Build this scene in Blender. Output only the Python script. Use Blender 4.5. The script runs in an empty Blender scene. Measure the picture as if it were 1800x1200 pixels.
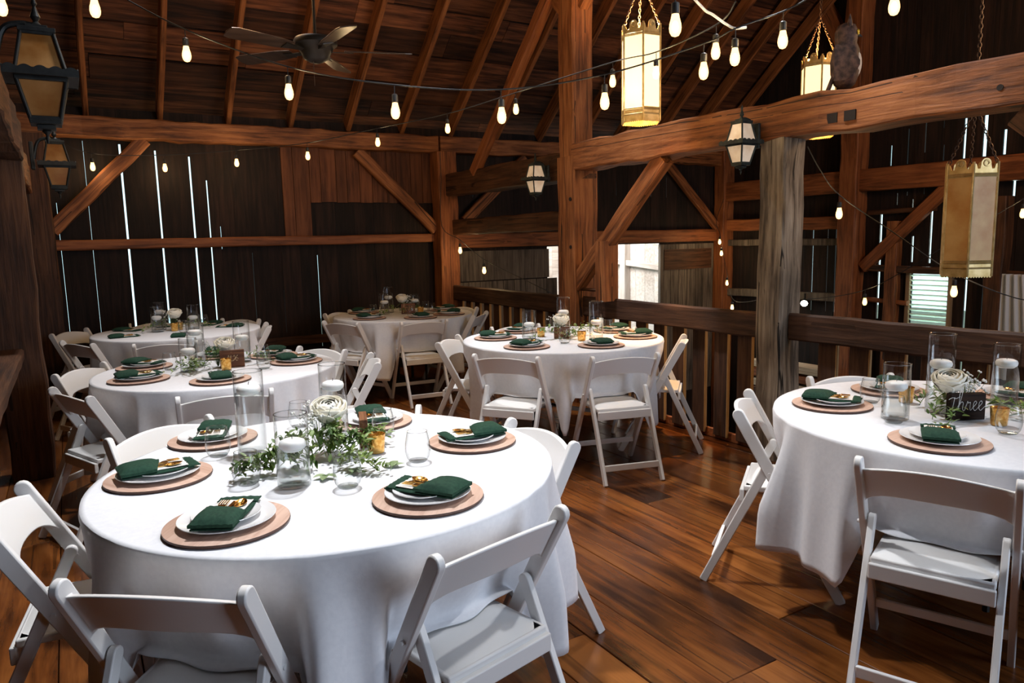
import bpy, bmesh, math, random
from mathutils import Vector, Matrix, Euler
R_ = math.radians
rnd = random.Random(7)
sc = bpy.context.scene
COL = sc.collection

# ------------------------------------------------------------------ camera, world, lights, exposure
cam_d = bpy.data.cameras.new('camera'); cam = bpy.data.objects.new('camera', cam_d); COL.objects.link(cam)
YAW, PITCH, ROLL = 0.5398, 0.1388, -0.0223
fw = Vector((math.sin(YAW)*math.cos(PITCH), math.cos(YAW)*math.cos(PITCH), -math.sin(PITCH)))
rt = Vector((math.cos(YAW), -math.sin(YAW), 0)); up = rt.cross(fw)
r2 = rt*math.cos(ROLL) + up*math.sin(ROLL); u2 = -rt*math.sin(ROLL) + up*math.cos(ROLL)
cam.matrix_world = Matrix(((r2.x, u2.x, -fw.x, 0), (r2.y, u2.y, -fw.y, 0), (r2.z, u2.z, -fw.z, 1.54), (0, 0, 0, 1)))
cam_d.sensor_width = 36.0; cam_d.lens = 1290*36.0/1800; cam_d.clip_start = 0.05; cam_d.clip_end = 200
sc.camera = cam
sc.view_settings.view_transform = 'Standard'; sc.view_settings.look = 'None'
sc.view_settings.exposure = 1.25; sc.view_settings.gamma = 1.0; sc.view_settings.use_curve_mapping = False
sc.cycles.max_bounces = 7; sc.cycles.diffuse_bounces = 3; sc.cycles.glossy_bounces = 4
sc.cycles.transmission_bounces = 6; sc.cycles.transparent_max_bounces = 24
sc.cycles.caustics_reflective = False; sc.cycles.caustics_refractive = False

w = bpy.data.worlds.new('daylight'); sc.world = w; w.use_nodes = True
bg = w.node_tree.nodes['Background']; bg.inputs[0].default_value = (0.62, 0.93, 1.0, 1); bg.inputs[1].default_value = .8

def lamp(name, kind, loc, target, energy, color, **kw):
    d = bpy.data.lights.new(name, kind); d.energy = energy; d.color = color
    for k, v in kw.items(): setattr(d, k, v)
    o = bpy.data.objects.new(name, d); COL.objects.link(o); o.location = loc
    if target is not None:
        o.rotation_euler = (Vector(target) - Vector(loc)).to_track_quat('-Z', 'Y').to_euler()
    return o
NEUTRAL = (0.955, 0.97, 1.0); COOL = (0.70, 0.82, 1.0)
lamp('rafter_spot', 'SPOT', (1.15, 3.1, 3.8), (0.9, 2.6, 0.7), 205, NEUTRAL, spot_size=R_(84), spot_blend=0.8, shadow_soft_size=0.10)  # unseen overhead spots, placed to light the tables
lamp('rafter_spot', 'SPOT', (3.0, 5.6, 5.4), (3.2, 4.5, 0.7), 300, NEUTRAL, spot_size=R_(52), spot_blend=0.8, shadow_soft_size=0.12)
lamp('rafter_spot', 'SPOT', (3.5, 3.2, 3.9), (3.4, 1.75, 0.7), 108, NEUTRAL, spot_size=R_(70), spot_blend=0.8, shadow_soft_size=0.10)
lamp('rafter_spot', 'SPOT', (1.2, 6.2, 5.2), (1.0, 5.6, 0.7), 260, NEUTRAL, spot_size=R_(64), spot_blend=0.9, shadow_soft_size=0.12)
lamp('rafter_spot', 'SPOT', (2.75, 1.15, 3.7), (1.35, 2.0, 0.4), 62, NEUTRAL, spot_size=R_(62), spot_blend=0.7, shadow_soft_size=0.06)  # unseen spot added to light the chair seats by the open floor
# cool fill added behind the camera; no door opening is built there
lamp('added_cool_fill', 'AREA', (4.0, -3.4, 2.2), (1.6, 3.2, 0.7), 108, COOL, shape='RECTANGLE', size=3.4, size_y=2.6)
# daylight on the lean-to seen through the opening in the back wall
lamp('lean_to_daylight', 'AREA', (6.6, 10.4, 2.6), (8.6, 11.4, 0.4), 80, (1, .93, .88), shape='RECTANGLE', size=1.6, size_y=1.6)
lamp('window_daylight', 'AREA', (10.3, 5.26, 1.7), (9.37, 5.26, .6), 48, (.85, 1, .93), shape='RECTANGLE', size=1.2, size_y=.8)
lamp('lantern_lamp', 'POINT', (3.80, 4.38, 2.98), None, 130, (1, .57, .24), shadow_soft_size=.04)
lamp('added_warm_fill', 'POINT', (6.6, 1.9, 3.1), None, 70, (1, .58, .27), shadow_soft_size=.3)  # unseen warm lamp added to brighten the beams of the lower bay
lamp('added_warm_fill', 'POINT', (1.2, 5.6, 3.6), None, 16, (1, .58, .27), shadow_soft_size=.3)  # added warm fill under the roof, not one of the hanging bulbs
lamp('lantern_lamp', 'POINT', (6.15, 4.60, 3.0), None, 90, (1, .57, .24), shadow_soft_size=.04)

# ------------------------------------------------------------------ materials
def nt(name):
    m = bpy.data.materials.new(name); m.use_nodes = True
    n = m.node_tree; b = n.nodes['Principled BSDF']
    return m, n, b
def P(name, col, rough=.5, metal=0, spec=.5, emit=None, es=0, **kw):
    m, n, b = nt(name)
    b.inputs['Base Color'].default_value = (*col, 1); b.inputs['Roughness'].default_value = rough
    b.inputs['Metallic'].default_value = metal; b.inputs['Specular IOR Level'].default_value = spec
    if emit: b.inputs['Emission Color'].default_value = (*emit, 1); b.inputs['Emission Strength'].default_value = es
    for k, v in kw.items(): b.inputs[k].default_value = v
    return m
def wood(name, dark, mid, light, rough=.65, axis=0, scale=1.0, island=.0, crack=.0, bump=.4, spec=.35, blotch=.38):
    m, n, b = nt(name); N = n.nodes; L = n.links
    tc = N.new('ShaderNodeTexCoord'); oi = N.new('ShaderNodeObjectInfo'); ge = N.new('ShaderNodeNewGeometry')
    add = N.new('ShaderNodeVectorMath'); add.operation = 'ADD'
    mul = N.new('ShaderNodeMath'); mul.operation = 'MULTIPLY_ADD'; mul.inputs[1].default_value = 37.0
    L.new(oi.outputs['Random'], mul.inputs[0])
    mi = N.new('ShaderNodeMath'); mi.operation = 'MULTIPLY'; mi.inputs[1].default_value = 53.0 if island else 0.0
    L.new(ge.outputs['Random Per Island'], mi.inputs[0]); L.new(mi.outputs[0], mul.inputs[2])
    L.new(tc.outputs['Object'], add.inputs[0]); L.new(mul.outputs[0], add.inputs[1])
    mp = N.new('ShaderNodeMapping'); s = [13*scale]*3; s[axis] = .9*scale; mp.inputs['Scale'].default_value = s
    L.new(add.outputs[0], mp.inputs[0])
    n1 = N.new('ShaderNodeTexNoise'); n1.inputs['Scale'].default_value = 2.2; n1.inputs['Detail'].default_value = 8; n1.inputs['Roughness'].default_value = .62; n1.inputs['Distortion'].default_value = .4
    L.new(mp.outputs[0], n1.inputs['Vector'])
    mp2 = N.new('ShaderNodeMapping'); s2 = [2.0*scale]*3; s2[axis] = .9*scale; mp2.inputs['Scale'].default_value = s2
    L.new(add.outputs[0], mp2.inputs[0])
    n2 = N.new('ShaderNodeTexNoise'); n2.inputs['Scale'].default_value = 1.6; n2.inputs['Detail'].default_value = 4
    L.new(mp2.outputs[0], n2.inputs['Vector'])
    mix = N.new('ShaderNodeMix'); mix.data_type = 'FLOAT'; mix.inputs[0].default_value = blotch
    L.new(n1.outputs[0], mix.inputs[2]); L.new(n2.outputs[0], mix.inputs[3])
    rp = N.new('ShaderNodeValToRGB'); e = rp.color_ramp.elements
    e[0].position = .39; e[0].color = (*dark, 1); e[1].position = .63; e[1].color = (*light, 1)
    k = e.new(.5); k.color = (*mid, 1)
    L.new(mix.outputs[0], rp.inputs[0]); col = rp.outputs[0]
    if island:
        hs = N.new('ShaderNodeHueSaturation'); mr = N.new('ShaderNodeMapRange')
        mr.inputs[3].default_value = 1-island; mr.inputs[4].default_value = 1+island
        L.new(ge.outputs['Random Per Island'], mr.inputs[0]); L.new(mr.outputs[0], hs.inputs['Value']); L.new(col, hs.inputs['Color']); col = hs.outputs[0]
    if crack:
        mp3 = N.new('ShaderNodeMapping'); s3 = [6.5*scale]*3; s3[axis] = .13*scale; mp3.inputs['Scale'].default_value = s3
        L.new(add.outputs[0], mp3.inputs[0])
        n3 = N.new('ShaderNodeTexNoise'); n3.inputs['Scale'].default_value = 1.0; n3.inputs['Detail'].default_value = 2; n3.inputs['Distortion'].default_value = .12
        L.new(mp3.outputs[0], n3.inputs['Vector'])
        sub = N.new('ShaderNodeMath'); sub.operation = 'SUBTRACT'; sub.inputs[1].default_value = .5; L.new(n3.outputs[0], sub.inputs[0])
        ab = N.new('ShaderNodeMath'); ab.operation = 'ABSOLUTE'; L.new(sub.outputs[0], ab.inputs[0])
        mr2 = N.new('ShaderNodeMapRange'); mr2.inputs[1].default_value = .004; mr2.inputs[2].default_value = .013
        L.new(ab.outputs[0], mr2.inputs[0])
        gate = N.new('ShaderNodeMath'); gate.operation = 'GREATER_THAN'; gate.inputs[1].default_value = .50; L.new(n2.outputs[0], gate.inputs[0])
        inv = N.new('ShaderNodeMath'); inv.operation = 'SUBTRACT'; inv.inputs[0].default_value = 1; L.new(mr2.outputs[0], inv.inputs[1])
        am = N.new('ShaderNodeMath'); am.operation = 'MULTIPLY'; L.new(inv.outputs[0], am.inputs[0]); L.new(gate.outputs[0], am.inputs[1])
        am2 = N.new('ShaderNodeMath'); am2.operation = 'MULTIPLY'; am2.inputs[1].default_value = crack; L.new(am.outputs[0], am2.inputs[0])
        mc = N.new('ShaderNodeMix'); mc.data_type = 'RGBA'; L.new(am2.outputs[0], mc.inputs[0]); L.new(col, mc.inputs[6]); mc.inputs[7].default_value = (*[c*.08 for c in dark], 1)
        col = mc.outputs[2]
    L.new(col, b.inputs['Base Color'])
    b.inputs['Roughness'].default_value = rough; b.inputs['Specular IOR Level'].default_value = spec
    bp = N.new('ShaderNodeBump'); bp.inputs['Strength'].default_value = bump; bp.inputs['Distance'].default_value = .012
    L.new(n1.outputs[0], bp.inputs['Height']); L.new(bp.outputs[0], b.inputs['Normal'])
    return m
def thin_glass(name, tint=(.985, .99, .988), edge=(.34, .37, .36), refl=.62):
    m = bpy.data.materials.new(name); m.use_nodes = True; n = m.node_tree; N = n.nodes; L = n.links
    N.remove(N['Principled BSDF']); out = N['Material Output']
    fr = N.new('ShaderNodeLayerWeight'); fr.inputs[0].default_value = .42
    p2 = N.new('ShaderNodeMath'); p2.operation = 'POWER'; p2.inputs[1].default_value = 2.1; L.new(fr.outputs['Facing'], p2.inputs[0])
    tc = N.new('ShaderNodeMix'); tc.data_type = 'RGBA'; tc.inputs[6].default_value = (*tint, 1); tc.inputs[7].default_value = (*edge, 1); L.new(p2.outputs[0], tc.inputs[0])
    tr = N.new('ShaderNodeBsdfTransparent'); L.new(tc.outputs[2], tr.inputs[0])
    gl = N.new('ShaderNodeBsdfGlossy'); gl.inputs['Roughness'].default_value = .02
    ma = N.new('ShaderNodeMath'); ma.operation = 'MULTIPLY_ADD'; ma.inputs[1].default_value = refl; ma.inputs[2].default_value = .035; L.new(p2.outputs[0], ma.inputs[0])
    mx = N.new('ShaderNodeMixShader'); L.new(ma.outputs[0], mx.inputs[0]); L.new(tr.outputs[0], mx.inputs[1]); L.new(gl.outputs[0], mx.inputs[2])
    L.new(mx.outputs[0], out.inputs[0]); return m
def noisy(name, c1, c2, scale=8, rough=.6, bump=0, **kw):
    m = P(name, c1, rough, **kw); n = m.node_tree; N = n.nodes; L = n.links; b = N['Principled BSDF']
    tc = N.new('ShaderNodeTexCoord'); no = N.new('ShaderNodeTexNoise'); no.inputs['Scale'].default_value = scale; no.inputs['Detail'].default_value = 5
    L.new(tc.outputs['Object'], no.inputs[0])
    rp = N.new('ShaderNodeValToRGB'); e = rp.color_ramp.elements; e[0].position = .35; e[0].color = (*c1, 1); e[1].position = .65; e[1].color = (*c2, 1)
    L.new(no.outputs[0], rp.inputs[0]); L.new(rp.outputs[0], b.inputs['Base Color'])
    if bump:
        bp = N.new('ShaderNodeBump'); bp.inputs['Strength'].default_value = bump; bp.inputs['Distance'].default_value = .01
        L.new(no.outputs[0], bp.inputs['Height']); L.new(bp.outputs[0], b.inputs['Normal'])
    return m

def glow(name, col, es, clear):
    m = bpy.data.materials.new(name); m.use_nodes = True; N = m.node_tree.nodes; L = m.node_tree.links
    N.remove(N['Principled BSDF']); e = N.new('ShaderNodeEmission'); e.inputs[0].default_value = (*col, 1); e.inputs[1].default_value = es
    t = N.new('ShaderNodeBsdfTransparent'); mx = N.new('ShaderNodeMixShader'); mx.inputs[0].default_value = clear
    L.new(e.outputs[0], mx.inputs[1]); L.new(t.outputs[0], mx.inputs[2]); L.new(mx.outputs[0], N['Material Output'].inputs[0]); return m
M = {}
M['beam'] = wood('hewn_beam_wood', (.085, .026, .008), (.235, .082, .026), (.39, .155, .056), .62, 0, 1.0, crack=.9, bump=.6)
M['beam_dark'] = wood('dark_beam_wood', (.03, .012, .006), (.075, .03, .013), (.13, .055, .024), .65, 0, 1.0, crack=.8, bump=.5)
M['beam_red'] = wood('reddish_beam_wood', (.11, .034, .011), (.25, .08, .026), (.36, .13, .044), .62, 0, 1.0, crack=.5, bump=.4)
M['post_grey'] = wood('weathered_grey_post', (.06, .046, .034), (.20, .16, .12), (.38, .325, .255), .75, 0, 1.1, crack=.95, bump=.8, blotch=.4)
M['rafter'] = wood('rafter_wood', (.08, .026, .008), (.23, .08, .024), (.34, .125, .039), .65, 0, 1.0)
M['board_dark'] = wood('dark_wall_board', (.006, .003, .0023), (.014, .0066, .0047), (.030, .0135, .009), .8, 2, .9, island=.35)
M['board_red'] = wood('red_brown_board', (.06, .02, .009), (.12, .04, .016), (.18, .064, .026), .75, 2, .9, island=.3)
M['board_grey'] = wood('weathered_door_board', (.05, .04, .032), (.115, .092, .072), (.19, .155, .12), .8, 2, .9, island=.25)
M['roof'] = wood('roof_board', (.02, .007, .0035), (.09, .030, .012), (.20, .073, .028), .75, 0, .8, island=.6)
M['floor'] = wood('polished_floor_board', (.026, .0075, .002), (.128, .038, .008), (.24, .082, .018), .26, 1, .8, island=.25, crack=.5, bump=.10, spec=.5, blotch=.64)
M['floor_gap'] = P('floor_gap', (.01, .004, .002), .8)
M['rail'] = wood('dark_rail_board', (.03, .014, .009), (.065, .032, .020), (.115, .06, .038), .65, 0, 1.0, crack=.5)
M['baluster'] = wood('baluster_board', (.03, .014, .008), (.07, .033, .019), (.11, .055, .03), .7, 2, 1.0)
M['edge_light'] = wood('painted_edge_light', (.36, .20, .085), (.50, .31, .14), (.62, .42, .21), .7, 2, 1.5)  # light on the baluster edges, put into a paler wood tone
M['white_plastic'] = P('white_resin', (.80, .79, .78), .38, spec=.45)
M['white_vinyl'] = P('white_vinyl_pad', (.82, .815, .80), .5, spec=.35)
M['cloth'] = noisy('white_tablecloth', (.76, .77, .81), (.80, .81, .845), 60, .9, .05, spec=.1)
M['charger'] = wood('rose_brown_charger', (.50, .31, .23), (.60, .40, .31), (.68, .48, .38), .55, 0, 1.6, bump=.08)
M['charger_edge'] = P('dark_charger_rim', (.10, .05, .035), .6)
M['china'] = P('white_china', (.86, .855, .86), .12, spec=.6)
M['napkin'] = noisy('dark_green_linen', (.013, .044, .027), (.020, .062, .038), 90, .85, .12, spec=.2)
M['card'] = P('white_card', (.86, .83, .78), .6)
M['gold'] = P('polished_gold', (.86, .52, .16), .16, 1.0)
M['mercury'] = noisy('gold_mercury_glass', (.62, .28, .04), (.95, .62, .20), 55, .2, .5, metal=.85)
M['glass'] = thin_glass('clear_glass', edge=(.40, .43, .42))
M['vase_glass'] = thin_glass('vase_glass', (.985, .99, .988), (.52, .55, .54), .8)
M['rim'] = thin_glass('polished_glass_rim', (.8, .82, .82), (.6, .6, .6), 1.2)
M['water'] = thin_glass('vase_water', (.97, .985, .98), (.62, .66, .65), .55)
M['wax'] = P('white_wax', (.93, .92, .90), .45, **{'Subsurface Weight': .3, 'Subsurface Radius': (.02, .015, .012)})
M['wick'] = P('wick', (.05, .045, .04), .9)
M['petal'] = P('cream_petal', (.92, .88, .76), .65)
M['gyp'] = P('tiny_white_blossom', (.85, .84, .80), .7)
M['stem'] = P('green_stem', (.08, .16, .04), .6)
M['leaf'] = noisy('green_leaf', (.05, .115, .015), (.19, .28, .05), 14, .5)
M['leaf_pale'] = noisy('pale_green_leaf', (.16, .24, .10), (.30, .38, .20), 14, .5)
M['sign_dark'] = wood('stained_sign_block', (.014, .008, .006), (.032, .018, .012), (.05, .024, .014), .75, 0, 2.0, spec=.15)
M['sign_brown'] = wood('walnut_sign_block', (.09, .03, .012), (.17, .065, .026), (.25, .105, .045), .55, 0, 2.0)
M['chalk'] = P('white_lettering', (.85, .83, .80), .6)
M['gold_ink'] = P('pale_gold_lettering', (.90, .70, .42), .35, .3)
M['black_metal'] = noisy('black_painted_iron', (.010, .011, .011), (.022, .024, .022), 25, .5, .1, metal=.4)
M['verdigris'] = noisy('worn_green_black_iron', (.012, .014, .013), (.04, .055, .05), 18, .55, .15, metal=.3)
M['milk'] = noisy('streaked_milk_glass', (.66, .52, .40), (.86, .80, .73), 9, .3, emit=(1, .72, .45), es=.10)
M['amber_glass'] = noisy('amber_slag_glass', (.26, .10, .02), (.42, .21, .07), 9, .3)
M['hex_lit'] = P('lit_parchment_pane', (.95, .85, .6), .5, emit=(1.0, .74, .36), es=.62)
M['hex_unlit'] = noisy('amber_parchment_pane', (.55, .25, .05), (.72, .44, .15), 6, .4)
M['brass'] = noisy('aged_brass', (.50, .34, .12), (.70, .52, .24), 20, .4, metal=.55)
M['chain'] = P('rusty_chain', (.10, .06, .04), .6, .6)
M['bulb'] = P('bulb_filament_core', (1, .9, .7), .2, emit=(1.0, .70, .36), es=260)
M['bulb_globe'] = glow('glowing_bulb_glass', (1.0, .55, .18), 2.6, .5)
M['socket'] = P('black_socket', (.02, .02, .02), .5)
M['cord'] = P('black_cord', (.018, .018, .02), .55)
M['white_cord'] = P('white_extension_cord', (.75, .74, .72), .5)
M['fan'] = P('dark_bronze_fan', (.045, .04, .035), .4, .6)
M['fan_blade'] = wood('fan_blade_veneer', (.035, .02, .013), (.06, .035, .022), (.10, .06, .04), .28, 0, 1.0, bump=.02, spec=.6)
M['owl'] = noisy('brown_owl_plumage', (.025, .012, .009), (.11, .058, .045), 34, .7, .6)
M['owl_pale'] = P('pale_owl_breast', (.55, .52, .48), .7)
M['owl_eye'] = P('yellow_owl_eye', (.75, .5, .05), .2)
M['shutter'] = P('pale_green_shutter', (.74, .86, .77), .6)
M['shutter_frame'] = wood('shutter_frame', (.16, .10, .05), (.24, .16, .09), (.32, .22, .13), .7, 2)
M['curtain'] = P('pale_curtain', (.50, .56, .66), .9)
M['limewash'] = wood('limewashed_board', (.55, .46, .40), (.70, .62, .56), (.78, .72, .68), .8, 0, .8, island=.08)
M['pale_board'] = wood('pale_lumber', (.36, .27, .18), (.48, .38, .27), (.6, .5, .38), .7, 0)
M['ground'] = noisy('earth', (.10, .09, .06), (.16, .14, .09), 2, .9)
M['flood'] = P('floodlight_lens', (1, 1, 1), .2, emit=(1, .93, .82), es=22)

# ------------------------------------------------------------------ mesh helpers
class MB:
    def __init__(s): s.v = []; s.f = []; s.m = []; s.cur = 0
    def add(s, vs, fs):
        o = len(s.v); s.v += [tuple(p) for p in vs]; s.f += [tuple(i+o for i in f) for f in fs]; s.m += [s.cur]*len(fs); return s
    def box(s, c, d, rot=None):
        x, y, z = d[0]/2, d[1]/2, d[2]/2
        vs = [Vector((a, b, e)) for a in (-x, x) for b in (-y, y) for e in (-z, z)]
        if rot is not None: vs = [rot @ p for p in vs]
        vs = [p+Vector(c) for p in vs]
        return s.add(vs, [(0, 1, 3, 2), (4, 6, 7, 5), (0, 4, 5, 1), (2, 3, 7, 6), (0, 2, 6, 4), (1, 5, 7, 3)])
    def lathe(s, prof, c=(0, 0, 0), n=24, rot=None, cap0=True, cap1=True):
        vs = []; fs = []
        for r, z in prof:
            for i in range(n):
                a = 2*math.pi*i/n; vs.append(Vector((r*math.cos(a), r*math.sin(a), z)))
        for j in range(len(prof)-1):
            for i in range(n):
                k = (i+1) % n; fs.append((j*n+i, j*n+k, (j+1)*n+k, (j+1)*n+i))
        if cap0: fs.append(tuple(range(n-1, -1, -1)))
        if cap1: fs.append(tuple((len(prof)-1)*n+i for i in range(n)))
        if rot is not None: vs = [rot @ p for p in vs]
        return s.add([p+Vector(c) for p in vs], fs)
    def tube(s, pts, r, n=8, closed=False):
        pts = [Vector(p) for p in pts]; rs = r if isinstance(r, (list, tuple)) else [r]*len(pts)
        vs = []; fs = []; N = len(pts); u = None
        for i, p in enumerate(pts):
            a = pts[(i-1) % N] if (i or closed) else p; b = pts[(i+1) % N] if (i < N-1 or closed) else p
            t = (b-a).normalized()
            if u is None: u = t.orthogonal().normalized()
            u = (u - t*u.dot(t)); u = u.normalized() if u.length > 1e-6 else t.orthogonal().normalized()
            w_ = t.cross(u)
            for k in range(n):
                g = 2*math.pi*k/n; vs.append(p+(u*math.cos(g)+w_*math.sin(g))*rs[i])
        for i in range(N if closed else N-1):
            j = (i+1) % N
            for k in range(n):
                q = (k+1) % n; fs.append((i*n+k, i*n+q, j*n+q, j*n+k))
        if not closed: fs += [tuple(range(n-1, -1, -1)), tuple((N-1)*n+k for k in range(n))]
        return s.add(vs, fs)
    def extrude(s, outline, d0, d1, fn):
        """outline of 2-D points pushed from d0 to d1; fn(u, v, d) gives the 3-D point"""
        n = len(outline)
        vs = [fn(u, v, d0) for u, v in outline]+[fn(u, v, d1) for u, v in outline]
        fs = [(i, (i+1) % n, n+(i+1) % n, n+i) for i in range(n)]+[tuple(range(n-1, -1, -1)), tuple(range(n, 2*n))]
        return s.add(vs, fs)
    def grid(s, nu, nv, fn):
        vs = [fn(i/nu, j/nv) for i in range(nu+1) for j in range(nv+1)]
        fs = [(i*(nv+1)+j, (i+1)*(nv+1)+j, (i+1)*(nv+1)+j+1, i*(nv+1)+j+1) for i in range(nu) for j in range(nv)]
        return s.add(vs, fs)
    def ball(s, c, r, n=12, k=8):
        r = r if isinstance(r, (tuple, list)) else (r, r, r)
        vs = [Vector((0, 0, -1))]+[Vector((math.sin(math.pi*j/k)*math.cos(2*math.pi*i/n), math.sin(math.pi*j/k)*math.sin(2*math.pi*i/n), -math.cos(math.pi*j/k))) for j in range(1, k) for i in range(n)]+[Vector((0, 0, 1))]
        fs = [(0, 1+(i+1) % n, 1+i) for i in range(n)]
        for j in range(k-2):
            for i in range(n): fs.append((1+j*n+i, 1+j*n+(i+1) % n, 1+(j+1)*n+(i+1) % n, 1+(j+1)*n+i))
        l = len(vs)-1; fs += [(1+(k-2)*n+i, 1+(k-2)*n+(i+1) % n, l) for i in range(n)]
        return s.add([Vector(c)+Vector((p.x*r[0], p.y*r[1], p.z*r[2])) for p in vs], fs)
    def mesh(s, name, mats, smooth=False):
        me = bpy.data.meshes.new(name); me.from_pydata(s.v, [], s.f)
        for m in (mats if isinstance(mats, (list, tuple)) else [mats]): me.materials.append(m)
        me.polygons.foreach_set('material_index', s.m)
        if smooth:
            me.polygons.foreach_set('use_smooth', [True]*len(s.f))
            try: me.set_sharp_from_angle(angle=R_(smooth if smooth is not True else 40))
            except Exception: pass
        me.validate(); me.update(); return me
    def build(s, name, mats, parent=None, smooth=False, bevel=0, seg=2, subsurf=0, loc=None, rot=None):
        o = bpy.data.objects.new(name, s.mesh(name, mats, smooth)); COL.objects.link(o)
        if parent is not None: o.parent = parent
        if loc is not None: o.location = loc
        if rot is not None: o.rotation_euler = rot
        if bevel:
            md = o.modifiers.new('edge', 'BEVEL'); md.width = bevel; md.segments = seg; md.limit_method = 'ANGLE'; md.angle_limit = R_(40)
        if subsurf:
            md = o.modifiers.new('soft', 'SUBSURF'); md.levels = subsurf; md.render_levels = subsurf
        return o
def tag(o, label, cat, group=None, kind=None):
    o['label'] = label; o['category'] = cat
    if group: o['group'] = group
    if kind: o['kind'] = kind
    return o
def empty(name, loc=(0, 0, 0), rz=0):
    o = bpy.data.objects.new(name, None); COL.objects.link(o); o.location = loc; o.rotation_euler = (0, 0, rz); o.empty_display_size = .05
    return o
def copy_tree(o, parent=None):
    c = o.copy(); COL.objects.link(c)
    if parent is not None: c.parent = parent
    for ch in o.children: copy_tree(ch, c)
    return c
def struct(o, label=None, cat=None):
    o['kind'] = 'structure'
    if label: o['label'] = label; o['category'] = cat
    return o
_first = {}
def spawn(key, maker, loc, rz=0, tilt=None):
    """the first call builds the thing, later calls copy it and its parts"""
    if key not in _first: o = _first[key] = maker()
    else: o = copy_tree(_first[key])
    o.location = loc; o.rotation_euler = (tilt[0], tilt[1], rz) if tilt else (0, 0, rz)
    return o
def smooth_path(pts, k=8):
    pts = [Vector(p) for p in pts]; out = []
    for i in range(len(pts)-1):
        p0 = pts[max(i-1, 0)]; p1 = pts[i]; p2 = pts[i+1]; p3 = pts[min(i+2, len(pts)-1)]
        for j in range(k):
            t = j/k
            out.append(.5*((2*p1)+(p2-p0)*t+(2*p0-5*p1+4*p2-p3)*t*t+(3*p1-p0-3*p2+p3)*t**3))
    return out+[pts[-1]]

# ------------------------------------------------------------------ structure of the barn
FZ = -.06                       # floor level
YW, XR = 8.78, 9.37             # back wall, right wall
XL = -3.6
def timber(name, p0, p1, wd, ht, mat, label, cat='beam', jit=.007, seed=None, upv=(0, 0, 1), seg=None):
    """a hewn timber from p0 to p1; its length runs along the object's own x axis"""
    p0 = Vector(p0); p1 = Vector(p1); L = (p1-p0).length; x = (p1-p0).normalized()
    u = Vector(upv)
    if abs(x.dot(u)) > .97: u = Vector((0, 1, 0))
    y = u.cross(x).normalized(); z = x.cross(y)
    rr = random.Random(hash((round(p0.x, 2), round(p0.y, 2), round(p1.z, 2))) if seed is None else seed)
    n = seg or max(2, int(L/.22)); mb = MB(); vs = []
    c = .012
    ring = [(-.5, -.5, c, 0), (-.5, -.5, 0, c), (-.5, .5, 0, -c), (-.5, .5, c, 0), (.5, .5, -c, 0), (.5, .5, 0, -c), (.5, -.5, 0, c), (.5, -.5, -c, 0)]
    for i in range(n+1):
        dy, dz = rr.uniform(-jit, jit), rr.uniform(-jit, jit); sw = 1+rr.uniform(-jit, jit)*2
        for a, b_, oa, ob in ring:
            vs.append((L*i/n, (a*wd+oa)*sw+dy+rr.uniform(-jit, jit)*.4, (b_*ht+ob)*sw+dz+rr.uniform(-jit, jit)*.4))
    fs = [(i*8+k, i*8+(k+1) % 8, (i+1)*8+(k+1) % 8, (i+1)*8+k) for i in range(n) for k in range(8)]
    fs += [tuple(range(7, -1, -1)), tuple(n*8+k for k in range(8))]
    mb.add(vs, fs)
    o = mb.build(name, mat)
    o.matrix_world = Matrix(((x.x, y.x, z.x, p0.x), (x.y, y.y, z.y, p0.y), (x.z, y.z, z.z, p0.z), (0, 0, 0, 1)))
    return struct(o, label, cat)

# floor of the upper level: boards running along y, one mesh of planks over a dark underlayer
mb = MB(); x = -3.5; rf = random.Random(3)
while x < 4.3:
    wd = rf.choice([.22, .25, .28, .31]); x1 = min(x+wd, 4.34); y = -3.6+rf.uniform(0, 2)
    ys = [-3.6]
    while y < 8.7: ys.append(y); y += rf.uniform(2.4, 4.2)
    ys.append(8.74)
    for a, b_ in zip(ys[:-1], ys[1:]):
        if b_-a > .02: mb.box(((x+x1)/2, (a+b_)/2, FZ-.015+rf.uniform(-.0012, 0)), (x1-x-.004, b_-a-.003, .03))
    x = x1
fl = mb.build('floor', M['floor'], bevel=.0025, seg=1); struct(fl)
struct(MB().box((.42, 2.55, FZ-.09), (7.9, 12.4, .1)).build('floor_joist_deck', M['floor_gap']))
struct(MB().box((6.9, 2.55, -1.75), (5.2, 12.6, .1)).build('floor_lower_bay', M['board_dark']))
struct(MB().box((4.36, 2.6, -.9), (.04, 12.3, 1.6)).build('wall_below_floor_edge', M['board_dark']))

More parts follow.
